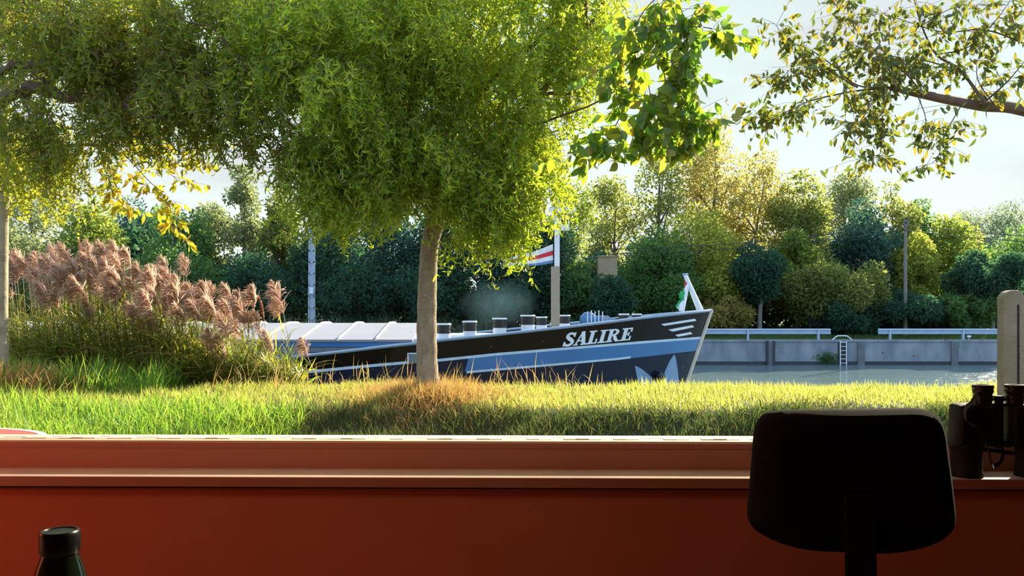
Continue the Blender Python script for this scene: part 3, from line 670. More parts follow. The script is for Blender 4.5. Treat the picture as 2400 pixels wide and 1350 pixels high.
# --- pale trunk at the left edge with lime and yellow leaves
yl = P(4, 885, 11); yl[2] = ground_z(yl[0], 11)
yt = empty('young_walnut_tree', tuple(yl), 'slim pale-barked tree at the left edge with lime and yellow hanging leaves', 'tree')
mb = MB(); limb(mb, [np.array([yl[0]+.02,11,yl[2]-.08]), P(4,800,11), P(5,650,11), P(8,500,11), P(12,420,11), P(10,200,11)], .085, .05, 14)
o = mb.build('trunk', M['palebark'], yt, smooth=True); o.location = -Vector(yt.location)
mb = MB(); limb(mb, [P(11,400,11), P(120,350,10.8), P(230,340,10.4), P(300,370,10.2)], .035, .012, 8)
o = mb.build('branch', M['twig'], yt, smooth=True); o.location = -Vector(yt.location)
mbY, lvY = leafy([(PP(l,10.2),r) for l, r in [([(300,370),(345,420),(380,455),(395,500),(408,545)],.006),([(300,370),(360,345),(430,355),(470,385)],.006),([(260,350),(250,420),(280,470),(310,490)],.006),([(340,350),(390,400),(440,440)],.005),([(300,365),(300,320),(350,300)],.005)]], .55, (.09,.14), (.035,.055), side=.13, nshoot=3)
o = mbY.build('twigs', M['twig'], yt); o.location = -Vector(yt.location); o['kind'] = 'stuff'
o = np_mesh('foliage', *lvY, M['yellowleaf'], yt); o.location = -Vector(yt.location); o['label'] = 'yellow autumn leaves'
tw, lv = hang_foliage([(20,420,60,80,10.9,.6,90),(60,390,60,60,10.8,.6,60),(-30,380,60,100,10.9,.6,60),(150,400,60,50,10.7,.5,40),(110,470,50,50,10.6,.4,18),(25,500,25,50,10.9,.3,26),(170,500,26,45,10.5,.3,14)], (.06,.10), (.025,.04), 7, .05, 2)
o = np_mesh('twigs', *tw, M['twig'], yt); o.location = -Vector(yt.location); o['kind'] = 'stuff'
o = np_mesh('foliage', *lv, M['limeleaf'], yt); o.location = -Vector(yt.location); o['label'] = 'lime green leaves'

# ------------------------------------------------------------------ reeds
n = 6500
pxs = rng.uniform(10, 690, n)**1.0; Yr = rng.uniform(11.7, 13.3, n)
topy = np.interp(pxs, [0,100,200,300,400,500,600,690], [690,690,650,660,700,740,780,840])+(13.3-Yr)/1.6*95-18
X = (pxs-1200)/F*Yr+.12; gz = ground_z(X, Yr)
hgt = np.maximum(.3, (EYE-(topy-HZ)/F*Yr)-gz)
t0 = rng.uniform(0.1,.8,n)
base = np.stack([X, Yr, gz+hgt*t0], -1)
d = np.stack([rng.normal(-.25,.5,n), rng.normal(-.1,.45,n), rng.uniform(.3,1.1,n)],-1)
lv1 = ribbons(base, d, rng.uniform(.3,.62,n), rng.uniform(.016,.028,n), rng.uniform(.4,1.7,n), [.5,1,.9,.6,.05], N=np.stack([rng.normal(-.6,.4,n),rng.normal(0,.4,n),-np.ones(n)],-1))
k_ = 900; ii = rng.integers(0,n,k_)
st = np.stack([np.stack([X[ii],Yr[ii],gz[ii]-.03],-1), np.stack([X[ii]-.03,Yr[ii],gz[ii]+hgt[ii]*.5],-1), np.stack([X[ii]-.10,Yr[ii],gz[ii]+hgt[ii]],-1)],1)
st1 = tubes(st, np.broadcast_to(np.array([.006,.005,.003])[None,:], (k_,3)))
V, Q = merge([lv1, st1])
tag(np_mesh('reed_leaves', V, Q, M['reedleaf']), 'dense green reed leaves under the plumes on the left bank', 'reeds', kind='stuff')

def plume_mesh(seed, L=.36, wdt=.13, n=230):
    r_ = np.random.default_rng(seed)
    t = r_.uniform(0,1,n)**.9
    ax = np.stack([-.16*L*t**2*1.6, r_.normal(0,.008,n), L*t],-1)
    amp = wdt*np.sin(np.pi*np.clip(.12+.88*t,0,1)**.8)+.02
    d = np.stack([-.55-.5*r_.uniform(size=n), r_.normal(0,.5,n), .95+r_.normal(0,.3,n)],-1)
    right = r_.uniform(size=n) < .25; d[right,0] *= -.35
    V, Q = None, None
    global rng
    keep = rng; rng = r_
    V, Q = ribbons(ax, d, amp*r_.uniform(.8,1.35,n), r_.uniform(.008,.015,n), r_.uniform(.6,1.9,n), [.5,1,.9,.2], N=np.stack([-np.ones(n)*.8,r_.normal(0,.3,n),-np.ones(n)],-1))
    st = tubes(np.stack([np.array([[0,0,-.02]]), np.array([[-.04*L,0,L*.5]]), np.array([[-.2*L,0,L]])],1), np.array([[.004,.003,.001]]))
    rng = keep
    return merge([(V,Q), st])
PM = []
for s in range(6):
    o = np_mesh('plume', *plume_mesh(100+s, .30+.025*s, .155+.02*(s%3)), M['plume']); PM.append(o.data); bpy.data.objects.remove(o)
o = np_mesh('plume', *plume_mesh(300, .36, .03, 90), M['plumered']); PMR = o.data; bpy.data.objects.remove(o)
zoomed = [(120,320),(90,370),(210,310),(230,420),(280,320),(320,300),(400,290),(510,240),(390,410),(500,490),(560,440),(600,300),(650,330),(650,260),(740,280),(800,350),(770,440),(700,430),(880,370),(960,350),(985,380),(1060,330),(870,450),(900,500),(1000,520),(1060,520),(1160,510),(1100,480),(1210,480),(1330,490),(1450,510),(1600,570),(1620,540),(1290,560),(1330,590),(1380,560),(1250,600),(1060,620),(860,560),(900,650),(820,630),(760,590),(660,500),(540,580),(320,510),(280,520),(260,480),(180,350),(150,330),(1300,690),(1370,680),(1560,770),(1760,790),(1210,750),(1280,830),(1440,630),(1040,440),(950,440),(620,380),(560,350),(480,300),(350,360),(440,370),(470,440),(590,470),(1120,560),(940,560),(1150,580),(1400,600),(1490,670),(60,450),(70,330),(330,430),(420,480),(710,340),(830,420),(690,270),(920,430)]
def reed(zx, zy, red=False, label=None, group='plumed reeds on the left bank'):
    px = zx/2.455; py = 500+zy/2.455
    ytop = np.interp(px, [0,100,200,300,400,500,600,690], [645,620,585,585,620,655,690,760]); Y = 13.25-1.5*np.clip((py-ytop)/110,0,1)+rng.uniform(-.1,.1) if px < 560 else rng.uniform(11.7,12.1)
    tip = P(px+5, py+16, Y)
    bx = tip[0]+rng.uniform(.06,.22); bz_ = float(ground_z(bx, Y))
    r = empty('reed', (bx, Y, bz_), label or 'reed stalk with feathery pink-brown plume in the thick clump', 'reed', group if not label else None)
    a = np.array([0,0,-.04]); c = tip-np.array([bx,Y,bz_])
    c = c+np.array([.0,0,0]); mid = a*.5+c*.5+np.array([.04,0,0])
    MB().tube(smooth_path([a, mid, c], 4), list(np.linspace(.007,.0035,9)), 5).build('stem', M['reedstem'], r)
    nb = 5; tt = rng.uniform(.35,.9,nb); bs = a+(c-a)*tt[:,None]
    VQ = ribbons(bs, np.stack([rng.normal(-.2,.7,nb),rng.normal(0,.4,nb),rng.uniform(.3,.9,nb)],-1), rng.uniform(.25,.5,nb), rng.uniform(.016,.026,nb), rng.uniform(.4,1.3,nb), [.5,1,.9,.6,.05], N=np.stack([np.zeros(nb),rng.normal(0,.3,nb),-np.ones(nb)],-1))
    for b_ in range(nb): np_mesh('leaf', VQ[0][b_*10:b_*10+10], VQ[1][b_*4:b_*4+4]-b_*10, M['reedleaf'], r)
    o = bpy.data.objects.new('plume', PMR if red else PM[rng.integers(0,6)]); COL.objects.link(o); o.parent = r
    o.location = tuple(c); o.rotation_euler = (rng.normal(0,.15), rng.uniform(-.35,.15), rng.normal(0,.3)); s = rng.uniform(.85,1.15)*(1.0 if not red else 1.0); o.scale = (s,s,s)
for zx, zy in zoomed:
    lab = {(1760,790):'lone drooping pink reed plume before the dark blue hull', (1600,570):'reed plume standing against the white hatch covers', (1060,330):'single tall reed plume above the middle of the clump', (1450,510):'brown reed plume at the right shoulder of the clump'}.get((zx,zy))
    reed(zx, zy, False, lab)
reed(455, 225, True, 'tall narrow reddish reed spike topping the clump')
reed(1505, 560, True, 'thin rust-red reed spike just left of the white hatch covers')

# ------------------------------------------------------------------ concrete fence post on the right
M['postconcrete'] = pmat('mossy_concrete', (.27,.21,.15), .9, var=(.17,.15,.07), nscale=5, bump=.6, bscale=40)
M['wire'] = pmat('galvanised_wire', (.45,.45,.44), .4, metal=.8)
FY = 7.0; kf = FY/F; px0 = P(2369.5, 900, FY); g0 = float(ground_z(px0[0], FY))
fp = empty('fence_post', (px0[0], FY, g0), 'weathered round-topped concrete fence post beside the binoculars', 'post')
zt = EYE+60*kf-g0; wq = 25*kf
poly = [(-wq*1.06,-.05,-.1),(wq*1.06,-.05,-.1)]+[(wq*math.cos(a)*1.0,-.05,zt-wq*.85+wq*.85*math.sin(a)) for a in np.linspace(0,math.pi,13)]
MB().prism(poly, (0,.1,0)).build('post_body', M['postconcrete'], fp, bevel=.008)
mb = MB().box((wq*.25,-.054,.3), (wq*.42,-.049,zt-.12)); mb.build('groove', M['dark'], fp)
mb = MB()
for i in range(13): mb.tube([(wq*.5,-.06,.1+i*.09),(1.6,-.02,.1+i*.09)], .0013, 4)
for i in range(22): mb.tube([(wq*.55+i*.07,-.06+.04*i/22,.08),(wq*.55+i*.07,-.06+.04*i/22,1.2)], .0011, 4)
nt_ = empty('wire_fence', (px0[0], FY, g0), 'thin wire mesh fence stretched right of the concrete post', 'fence')
mb.build('wire_mesh', M['wire'], nt_)
MB().tube([(1.62,-.02,-.1),(1.62,-.02,1.25)], .03, 10).build('end_post', M['wire'], nt_)

# ------------------------------------------------------------------ canal
WZ = -2.0
m, nt, out = new_mat('canal_water'); b = nt.nodes.new('ShaderNodeBsdfPrincipled'); nt.links.new(b.outputs[0], out.inputs[0])
b.inputs['Base Color'].default_value = (.11,.16,.17,1); b.inputs['Roughness'].default_value = .08; b.inputs['IOR'].default_value = 1.42
n1 = noise(nt, 1.0, 5, .6, sc=(.55,1.3,1)); n2 = noise(nt, 5.0, 3, .5, sc=(.6,1.2,1))
ad = nt.nodes.new('ShaderNodeMath'); ad.operation = 'MULTIPLY_ADD'; ad.inputs[1].default_value = .25; nt.links.new(n2.outputs[0], ad.inputs[0]); nt.links.new(n1.outputs[0], ad.inputs[2])
bpn = nt.nodes.new('ShaderNodeBump'); bpn.inputs['Strength'].default_value = .5; bpn.inputs['Distance'].default_value = .45
nt.links.new(ad.outputs[0], bpn.inputs['Height']); nt.links.new(bpn.outputs[0], b.inputs['Normal'])
struct(MB().add([(-70,13,WZ),(70,13,WZ),(70,57,WZ),(-70,57,WZ)], [(0,1,2,3)]).build('canal_water', m))

# ------------------------------------------------------------------ barge
M['hullblack'] = pmat('hull_black_paint', (.004,.004,.006), .08, spec=.28, coat=0, nscale=1)
M['hullnavy'] = pmat('hull_navy_paint', (.008,.016,.042), .12, spec=.28, coat=0, nscale=1)
M['hullblue'] = pmat('hull_blue_paint', (.035,.17,.42), .2, spec=.5, coat=.4, var=(.03,.15,.38), nscale=1)
M['hullstripe'] = pmat('hull_pale_stripe', (.52,.68,.85), .3)
M['white'] = pmat('white_deck_paint', (.78,.80,.84), .35, var=(.70,.73,.78), nscale=3)
M['hatchwhite'] = pmat('white_hatch_paint', (.26,.26,.30), .75, spec=.2, var=(.23,.23,.27), nscale=1.2)
M['deckblue'] = pmat('deck_blue_paint', (.06,.20,.42), .4, var=(.05,.16,.35))
M['deckgrey'] = pmat('deck_grey_paint', (.18,.20,.23), .5)
M['railpaint'] = pmat('gunwale_paint', (.26,.35,.48), .3, spec=.5)
M['stem'] = pmat('stem_bar_paint', (.62,.56,.47), .4)
M['bblack'] = pmat('bollard_black', (.012,.012,.014), .4)
M['anchorblue'] = pmat('anchor_pocket_paint', (.20,.33,.55), .35)
M['lettering'] = pmat('lettering_paint', (.74,.83,.93), .35)
M['flagred'] = pmat('flag_red', (.65,.03,.05), .8); M['flagwhite'] = pmat('flag_white', (.8,.8,.82), .8); M['flagblue'] = pmat('flag_blue', (.12,.25,.5), .8)
M['flaggreen'] = pmat('flag_green', (.02,.42,.14), .8); M['tanpaint'] = pmat('tan_mast_paint', (.36,.29,.22), .5, var=(.30,.24,.18))
BYc, BB, XA, X0 = 21.0, 3.0, -24.0, -3.0
def xstem(z): return 4.25+(z+.53)*.344
def hull(u, z):
    xs_ = xstem(z); x = XA+u*(xs_-XA); e = np.clip((x-X0)/(xs_-X0), 0, 1)
    p = 1.75+.5*np.clip((z+2)/3.3, 0, 1)
    b_ = BB*(1-e**p)**.9
    tail = np.clip((x-XA)/4, 0, 1); b_ = b_*(.8+.2*tail)
    return np.stack([x, BYc-b_, z+0*u], -1)
def solve_z(u, tab):
    lo, hi = np.full_like(u, -6.), np.full_like(u, 3.)
    for _ in range(50):
        mid = (lo+hi)/2; px, py = proj(hull(u, mid)); f = py-np.interp(px, tab[0], tab[1])
        lo = np.where(f > 0, mid, lo); hi = np.where(f > 0, hi, mid)
    return (lo+hi)/2
def tab(l): a = np.array(l, float); return a[:,0], a[:,1]
Tg = tab([(-900,870),(0,868),(300,864),(500,855),(600,846),(686,837),(817,823),(908,812),(978,804.5),(1028,798),(1167,784),(1296,770),(1426,755),(1480,748),(1569,738),(1671,727),(1760,719)])
Ts = tab([(-900,906),(0,903),(300,896),(600,878),(733,867),(867,854),(960,846),(1030,841),(1167,827),(1315,815),(1485,801),(1644,789),(1760,781)])
Tb = tab([(-900,940),(0,935),(600,906),(1093,870),(1278,854),(1444,839),(1640,816),(1760,803)])
us = np.concatenate([np.linspace(0,.75,60,endpoint=False), np.linspace(.75,.995,360), np.linspace(.9955,1,20)])
zg = solve_z(us, Tg); z4 = solve_z(us, Ts); z3 = solve_z(us, (Ts[0], Ts[1]+np.interp(Ts[0],[600,1644],[7,5.5]))); z2 = solve_z(us, Tb); z1 = solve_z(us, (Tb[0], Tb[1]+5))
zb = np.full_like(us, -2.5)
lev = [zb, (zb+z1)/2, z1, z2, z3, z4, (z4+zg)/2, zg]
rows = [hull(us, z) for z in lev]
barge = empty('cargo_barge', (-9, BYc, WZ), 'black and blue cargo barge with lettered bow passing on the canal', 'barge')
def bput(o): o.location = -Vector(barge.location); return o
mb = MB(); nU = len(us)
for side in (0, 1):
    R_ = [r.copy() for r in rows]
    if side:
        for r in R_: r[:,1] = 2*BYc-r[:,1]
    base = len(mb.v); mb.v.extend([tuple(map(float,q)) for r in R_ for q in r])
    for li in range(len(lev)-1):
        pxm, _ = proj((rows[li][:-1]+rows[li+1][1:])/2)
        for j in range(nU-1):
            a = base+li*nU+j; f = (a,a+1,a+nU+1,a+nU)
            mb.f.append(f if not side else f[::-1])
            px = pxm[j]
            if li <= 1: mi = 1
            elif li == 2: mi = 3 if 1093 < px < 1478 else (2 if px >= 1478 else 1)
            elif li == 3: mi = 2 if px > 1093 else 1
            elif li == 4: mi = 3
            else: mi = 0
            mb.mi.append(mi)
N_ = nU*len(lev)
for li in range(len(lev)-1):          # transom
    mb.f.append((li*nU, (li+1)*nU, N_+(li+1)*nU, N_+li*nU)); mb.mi.append(1)
hullo = bput(mb.build('hull', [M['hullblack'],M['hullnavy'],M['hullblue'],M['hullstripe']], barge))
me = hullo.data; me.polygons.foreach_set('use_smooth', [True]*len(me.polygons)); me.set_sharp_from_angle(angle=math.radians(30))
# deck
sel = list(range(0,nU,4))+[nU-1]; mb = MB(); vs = []
for j in sel: q = rows[-1][j]; vs += [(q[0],q[1]+.02,q[2]-.10),(q[0],2*BYc-q[1]-.02,q[2]-.10)]
mb.add(vs, [(2*i,2*i+1,2*i+3,2*i+2) for i in range(len(sel)-1)]); bput(mb.build('deck', M['deckgrey'], barge))
sel = list(range(0,nU-3,3))
mb = MB()
for s in (0,1):
    mb.tube([(q[0], q[1] if not s else 2*BYc-q[1], q[2]) for q in rows[-1][sel]]+[(xstem(zg[-1])+.03,BYc,zg[-1]+.01)], .034, 8)
bput(mb.build('gunwale_rail', M['railpaint'], barge, smooth=True))
zz = np.linspace(-2.4, zg[-1]+.02, 14)
bput(MB().tube([(xstem(z)+.01, BYc, z) for z in zz], .055, 8).build('stem_bar', M['stem'], barge, smooth=True))
# surface lookup for painted marks
uu = np.linspace(.9,.9999,420); zzz = np.linspace(-1.2,1.45,320); UU, ZG = np.meshgrid(uu, zzz, indexing='ij')
SG = hull(UU, ZG); PX, PY = proj(SG)
def on_hull(px, py, off=.010):
    i = np.argmin((PX-px)**2+(PY-py)**2); u, z = UU.flat[i], ZG.flat[i]
    for _ in range(6):
        p0 = np.array(proj(hull(u,z))); du = (np.array(proj(hull(u-1e-4,z)))-p0)/-1e-4; dz = (np.array(proj(hull(u,z+1e-3)))-p0)/1e-3
        J = np.stack([du,dz],1)
        try: s = np.linalg.solve(J, np.array([px,py])-p0)
        except Exception: break
        u = min(.9999, u+s[0]); z = z+s[1]
    q = hull(u,z); a = hull(u-1e-4,z)-q; b_ = hull(u,z+1e-3)-q; nrm = unit(np.cross(a,b_))
    if nrm[1] > 0: nrm = -nrm
    return q+nrm*off, nrm
def decal(mb, poly, off=.010, mi=0):
    f = [on_hull(x,y,off) for x,y in poly]; n_ = len(f)
    v = [q for q,_ in f]+[q-nn*.02 for q,nn in f]
    mb.add(v, [tuple(range(n_)), tuple(range(2*n_-1,n_-1,-1))]+[(i,(i+1)%n_+0,(i+1)%n_+n_,i+n_) for i in range(n_)], mi)
def stroke(pts, ws):
    pts = [np.array(p,float) for p in pts]; n_ = len(pts)
    if not hasattr(ws,'__len__'): ws = [ws]*n_
    l = []; r = []
    for i,p in enumerate(pts):
        t = unit(pts[min(i+1,n_-1)]-pts[max(i-1,0)]); nn = np.array([-t[1],t[0]])*ws[i]/2; l.append(p+nn); r.append(p-nn)
    return [[l[i],l[i+1],r[i+1],r[i]] for i in range(n_-1)]
def bar(x0,y0,x1,y1): return [[np.array(q) for q in ((x0,y0),(x1,y0),(x1,y1),(x0,y1))]]
sp3 = [np.array([a,b_,0]) for a,b_ in [(.63,.74),(.56,.87),(.38,.925),(.21,.85),(.18,.70),(.31,.57),(.47,.46),(.60,.32),(.54,.14),(.36,.07),(.17,.12),(.08,.27)]]
sp3 = [p[:2] for p in smooth_path(sp3, 3)]
serif = lambda x: bar(x-.24,.0,x+.24,.10)+bar(x-.24,.90,x+.24,1.0)
GL = {'S': (stroke(sp3, list(np.interp(np.linspace(0,1,len(sp3)), [0,.2,.5,.8,1],[.12,.17,.25,.17,.12])))+bar(.60,.66,.70,.98)+bar(.02,.02,.12,.34), .76),
      'A': (stroke([(.10,.05),(.40,1)],.10)+stroke([(.40,1.0),(.64,.05)],.24)+bar(.22,.28,.56,.38)+bar(-.04,0,.26,.10)+bar(.44,0,.86,.10), .84),
      'L': (bar(.12,0,.36,1)+bar(0,.9,.5,1)+bar(0,0,.66,.10)+bar(.56,0,.66,.36), .74),
      'I': (bar(.12,0,.36,1)+bar(0,.9,.48,1)+bar(0,0,.48,.10), .54),
      'R': (bar(.10,0,.33,1)+bar(-.02,0,.43,.10)+bar(-.02,.9,.4,1)+stroke([(.28,.95),(.46,.945),(.60,.88),(.655,.75),(.60,.62),(.46,.545),(.28,.53)],[.10,.12,.17,.22,.17,.12,.10])+stroke([(.40,.53),(.52,.42),(.60,.22),(.72,.06)],[.12,.2,.22,.18])+bar(.64,0,.90,.10), .94),
      'E': (bar(.12,0,.36,1)+bar(0,.9,.68,1)+bar(.58,.68,.68,1)+bar(.3,.46,.52,.56)+bar(.46,.36,.54,.66)+bar(0,0,.70,.10)+bar(.60,0,.70,.34), .74)}
adv = 0; tot = sum(GL[c][1] for c in 'SALIRE')
for c in 'SALIRE':
    polys, wd = GL[c]; mb = MB()
    for pi, poly in enumerate(polys):
        pp = []
        for x, y in poly:
            t = (adv+x)/tot; hgt_ = 33-4*t
            px = 1317+160*t+y*hgt_*.30; py = 813-16.5*t-y*hgt_; pp.append((px,py))
        decal(mb, pp, .012+.0004*(pi%3))
    bput(mb.build('letter', M['lettering'], barge)); adv += wd
for q in ([(1549,759.5),(1628,747),(1631,749.5),(1556,761.5)], [(1566,772.5),(1622,762),(1626,764.5),(1575,775)], [(1582,785),(1618,778),(1622,780.5),(1588,787)]):
    mb = MB()
    n_ = 8       # cut lengthwise so the mark follows the plating
    for i in range(n_):
        t0, t1 = i/n_, (i+1)/n_; A_, B_, C_, D_ = [np.array(p_, float) for p_ in q]
        decal(mb, [A_+(B_-A_)*t0, A_+(B_-A_)*t1, D_+(C_-D_)*t1+np.array([0,2.0]), D_+(C_-D_)*t0+np.array([0,2.0])], .014)
    bput(mb.build('bow_dash', M['lettering'], barge))
mb = MB(); decal(mb, [(1487,857),(1494,859),(1508,868),(1524,882),(1537,898),(1544,912),(1500,912),(1494,890)], .012); bput(mb.build('anchor_pocket', M['anchorblue'], barge))
mb = MB(); decal(mb, [(1579,831),(1582,834),(1586,856),(1589,880),(1592,912),(1550,912),(1552,892),(1558,870),(1568,848)], .012); bput(mb.build('anchor_pocket', M['anchorblue'], barge))
mb = MB(); qa,_ = on_hull(1540,895,.08); qb,_ = on_hull(1541,876,.10)
mb.tube([qa+np.array([0,0,-.35]),qa+np.array([0,0,-.08]),qa+np.array([0,0,.06]),qb,qb+np.array([0,0,.06])], [.07,.10,.13,.11,.03], 12)
bput(mb.build('anchor', M['bblack'], barge, smooth=True))
# hatch covers
EYv, EZ, RZ = 18.45, EYE-56/F*18.45, EYE-17/F*BYc
HX0, HX1 = -23.0, -2.15
xe = [-2.15-.815*i for i in range(26)]
for i in range(25):
    x1, x0 = xe[i], xe[i+1]
    mb = MB(); sec = [(EYv,EZ-.05),(EYv,EZ),(BYc-.5,RZ-.012),(BYc,RZ),(BYc+.5,RZ-.012),(2*BYc-EYv,EZ),(2*BYc-EYv,EZ-.05)]
    mb.prism([(x0+.006,y,z) for y,z in sec], (x1-x0-.012,0,0))
    cov = bput(mb.build('hatch_cover', M['hatchwhite'], barge))
    mb = MB()
    for s in (0,1):
        f_ = lambda y: y if not s else 2*BYc-y
        mb.tube([(x0+.02,f_(EYv-.02),EZ-.03),(x0+.02,f_(EYv),EZ+.02),(x0+.02,f_(BYc-.5),RZ+.005),(x0+.02,f_(BYc),RZ+.012)], .028, 6)
    mb.build('rib', M['stem'], cov)
mb = MB().box((HX0,EYv+.06,-.4), (HX1-.03,2*BYc-EYv-.06,EZ-.05)); bput(mb.build('coaming', M['deckblue'], barge))
mb = MB().box((HX0,EYv+.02,EZ-.16), (HX1,EYv+.06,EZ-.05)); bput(mb.build('coaming_flange', M['hullblue'], barge))
mb = MB().box((HX0,EYv+.04,EZ-.27), (HX1,EYv+.06,EZ-.17)); bput(mb.build('coaming_band', M['deckgrey'], barge))
mb = MB().box((HX1-.03,EYv+.3,.2),(HX1+.55,2*BYc-EYv-.3,EZ+.02)); bput(mb.build('end_locker', M['white'], barge, bevel=.02))
# bollards
def deck_z(X, Y):
    j = np.argmin(np.abs(rows[-1][:,0]-X)); return float(rows[-1][j,2])-.10
for (px, ty, wpx, Y) in [(1040,758,33,19.0),(1101,752,33,19.0),(1171,745,33,19.2),(1237,738,33,19.4),(1269,742,26,22.6),(1323,738,26,22.4),(1462,735,24,21.6),(1492,735,22,21.9)]:
    t_ = P(px, ty, Y); r = wpx/2*Y/F; zd = deck_z(t_[0], Y)-.02; h = t_[2]-zd
    bo = bput(MB().lathe([(r*1.15,0),(r*1.15,.03),(r*.95,.04),(r*.95,h-.24),(r*.95,h-.22)], (t_[0],Y,zd), 18).build('bollard', M['white'], barge, smooth=True))
    MB().lathe([(r*.97,h-.225),(r*.97,h-.035)], (t_[0],Y,zd), 18).build('black_band', M['bblack'], bo)
    MB().lathe([(r*1.05,h-.036),(r*1.08,h-.02),(r*1.02,h)], (t_[0],Y,zd), 18).build('cap', M['white'], bo, smooth=True)
    MB().tube([(t_[0]-r*1.6,Y,zd+h-.13),(t_[0]+r*1.6,Y,zd+h-.13)], .018, 6).build('cross_pin', M['bblack'], bo)
a_, b_ = P(957,850,17.985), P(992,829,17.985)
hp = bput(MB().box((a_[0],17.975,a_[2]),(b_[0],18.02,b_[2])).build('hull_panel', M['deckgrey'], barge))
mb = MB()
for lo_, hi_ in (((a_[0]-.02,a_[2]-.02),(a_[0]+.01,b_[2]+.02)),((b_[0]-.01,a_[2]-.02),(b_[0]+.02,b_[2]+.02)),((a_[0],b_[2]-.01),(b_[0],b_[2]+.02))): mb.box((lo_[0],17.965,lo_[1]),(hi_[0],18.0,hi_[1]))
mb.build('panel_frame', M['hullstripe'], hp)
# windlass and deck gear
q = P(1392, 757, 21.0); zd = deck_z(q[0],21)
wd = bput(MB().tube([(q[0]-.15,21-.3,zd+.20),(q[0]-.15,21+.3,zd+.20)], .15, 18).box((q[0]-.32,20.62,zd-.02),(q[0]+.12,20.68,zd+.26)).box((q[0]-.32,21.32,zd-.02),(q[0]+.12,21.38,zd+.26)).build('windlass', M['deckblue'], barge, bevel=.015))
mb = MB()
for i in range(5): mb.tube([(q[0]-.2+i*.09,20.5,zd),(q[0]-.2+i*.09,20.5,zd+.36+.03*(i%2))], .014, 6)
mb.build('lever', M['white'], wd)
mb = MB(); vs = [(q[0]+.18,20.5,zd),(q[0]+.18,20.5,zd+.27),(q[0]+.3,20.5,zd+.26),(q[0]+.5,20.5,zd+.10),(q[0]+.5,20.5,zd)]
mb.prism(vs, (0,1.0,0)); mb.build('windlass_cover', M['railpaint'], wd)
q0 = P(1070, 785, 20.5); mb = MB().box((q0[0]-.7,20.2,deck_z(q0[0],20)-.02),(q0[0]+1.0,21.8,deck_z(q0[0],20)+.16)); bput(mb.build('fore_hatch', M['white'], barge, bevel=.03))
# mast with crossbar, lantern and flag
MY = 20.6; kx = MY/F; mx_ = (1301.5-1200)*kx; zb_ = deck_z(mx_,MY)-.02; ztop = EYE+(HZ-488)*kx
mast = bput(MB().box((mx_-.10,MY-.09,zb_),(mx_+.10,MY+.09,EYE+(HZ-625)*kx)).build('mast', M['tanpaint'], barge, bevel=.01))
MB().box((mx_-.02,MY-.06,EYE+(HZ-625)*kx),(mx_+.10,MY+.06,ztop-.08)).build('mast_top', M['white'], mast, bevel=.01)
MB().box(((1286-1200)*kx,MY-.16,ztop-.10),((1348-1200)*kx,MY+.16,ztop+.01)).build('crossbar', M['white'], mast, bevel=.015)
lan = MB().box(((1313-1200)*kx,MY-.12,EYE+(HZ-540)*kx),((1333-1200)*kx,MY+.1,EYE+(HZ-505)*kx)).build('lantern', M['white'], mast, bevel=.01)
MB().box(((1315-1200)*kx,MY-.128,EYE+(HZ-527)*kx),((1330-1200)*kx,MY-.118,EYE+(HZ-514)*kx)).build('lantern_glass', M['bblack'], lan)
MB().box(((1286-1200)*kx,MY-.07,zb_),((1293-1200)*kx,MY+.0,zb_+.12)).build('foot_plate', M['bblack'], mast)
def flag(name, parent, a, b, c, d, mats, cuts, Y, nu=18, nv=12, amp=.05):
    """quad a(top hoist) b(top fly) c(bottom fly) d(bottom hoist), in pixels, waving in depth"""
    vs = []; fs = []; mi = []
    for i in range(nu+1):
        s = i/nu
        for j in range(nv+1):
            t = j/nv; x = (1-s)*((1-t)*a[0]+t*d[0])+s*((1-t)*b[0]+t*c[0]); y = (1-s)*((1-t)*a[1]+t*d[1])+s*((1-t)*b[1]+t*c[1])
            y += 5*math.sin(s*5.5+.4)*s; vs.append(P(x, y, Y+amp*math.sin(s*9+t*1.3)*s))
    for i in range(nu):
        for j in range(nv):
            k0 = i*(nv+1)+j; fs.append((k0,k0+1,k0+nv+2,k0+nv+1)); mi.append(sum(1 for c_ in cuts if (j+.5)/nv > c_))
    m_ = MB(); m_.add(vs, fs); m_.mi = mi
    o = m_.build(name, mats, parent, smooth=True); sd = o.modifiers.new('t','SOLIDIFY'); sd.thickness = .006
    return o
flag('flag', mast, (1296,572), (1186,612), (1178,630), (1296,617), [M['flagwhite'],M['flagred'],M['flagwhite'],M['flagblue']], [.34,.62,.84], MY)
# bow jackstaff
JY = 20.85; mb = MB()
js = bput(MB().tube([P(1606,645,JY),P(1624,687,JY),P(1641,727,JY)], [.05,.065,.085], 10).build('jackstaff', M['white'], barge, smooth=True))
MB().tube([P(1613,664,JY),P(1606,690,JY-.05),P(1597,729,JY-.15)], [.05,.06,.07], 8).build('strut', M['white'], js, smooth=True)
MB().tube([P(1600,644,JY),P(1613,643,JY)], .03, 8).build('staff_cap', M['railpaint'], js)
MB().tube([P(1604,666,JY),P(1617,665.5,JY)], .045, 10).build('red_ring', M['flagred'], js)
flag('pennant', js, (1606,680), (1583,722), (1592,728), (1602,704), [M['flaggreen'],M['flagwhite'],M['bblack']], [.45,.75], JY-.1, 14, 10, .04)
flag('pennant', js, (1604,676), (1592,690), (1591,702), (1603,703), [M['flaggreen']], [], JY-.15, 8, 6, .03)

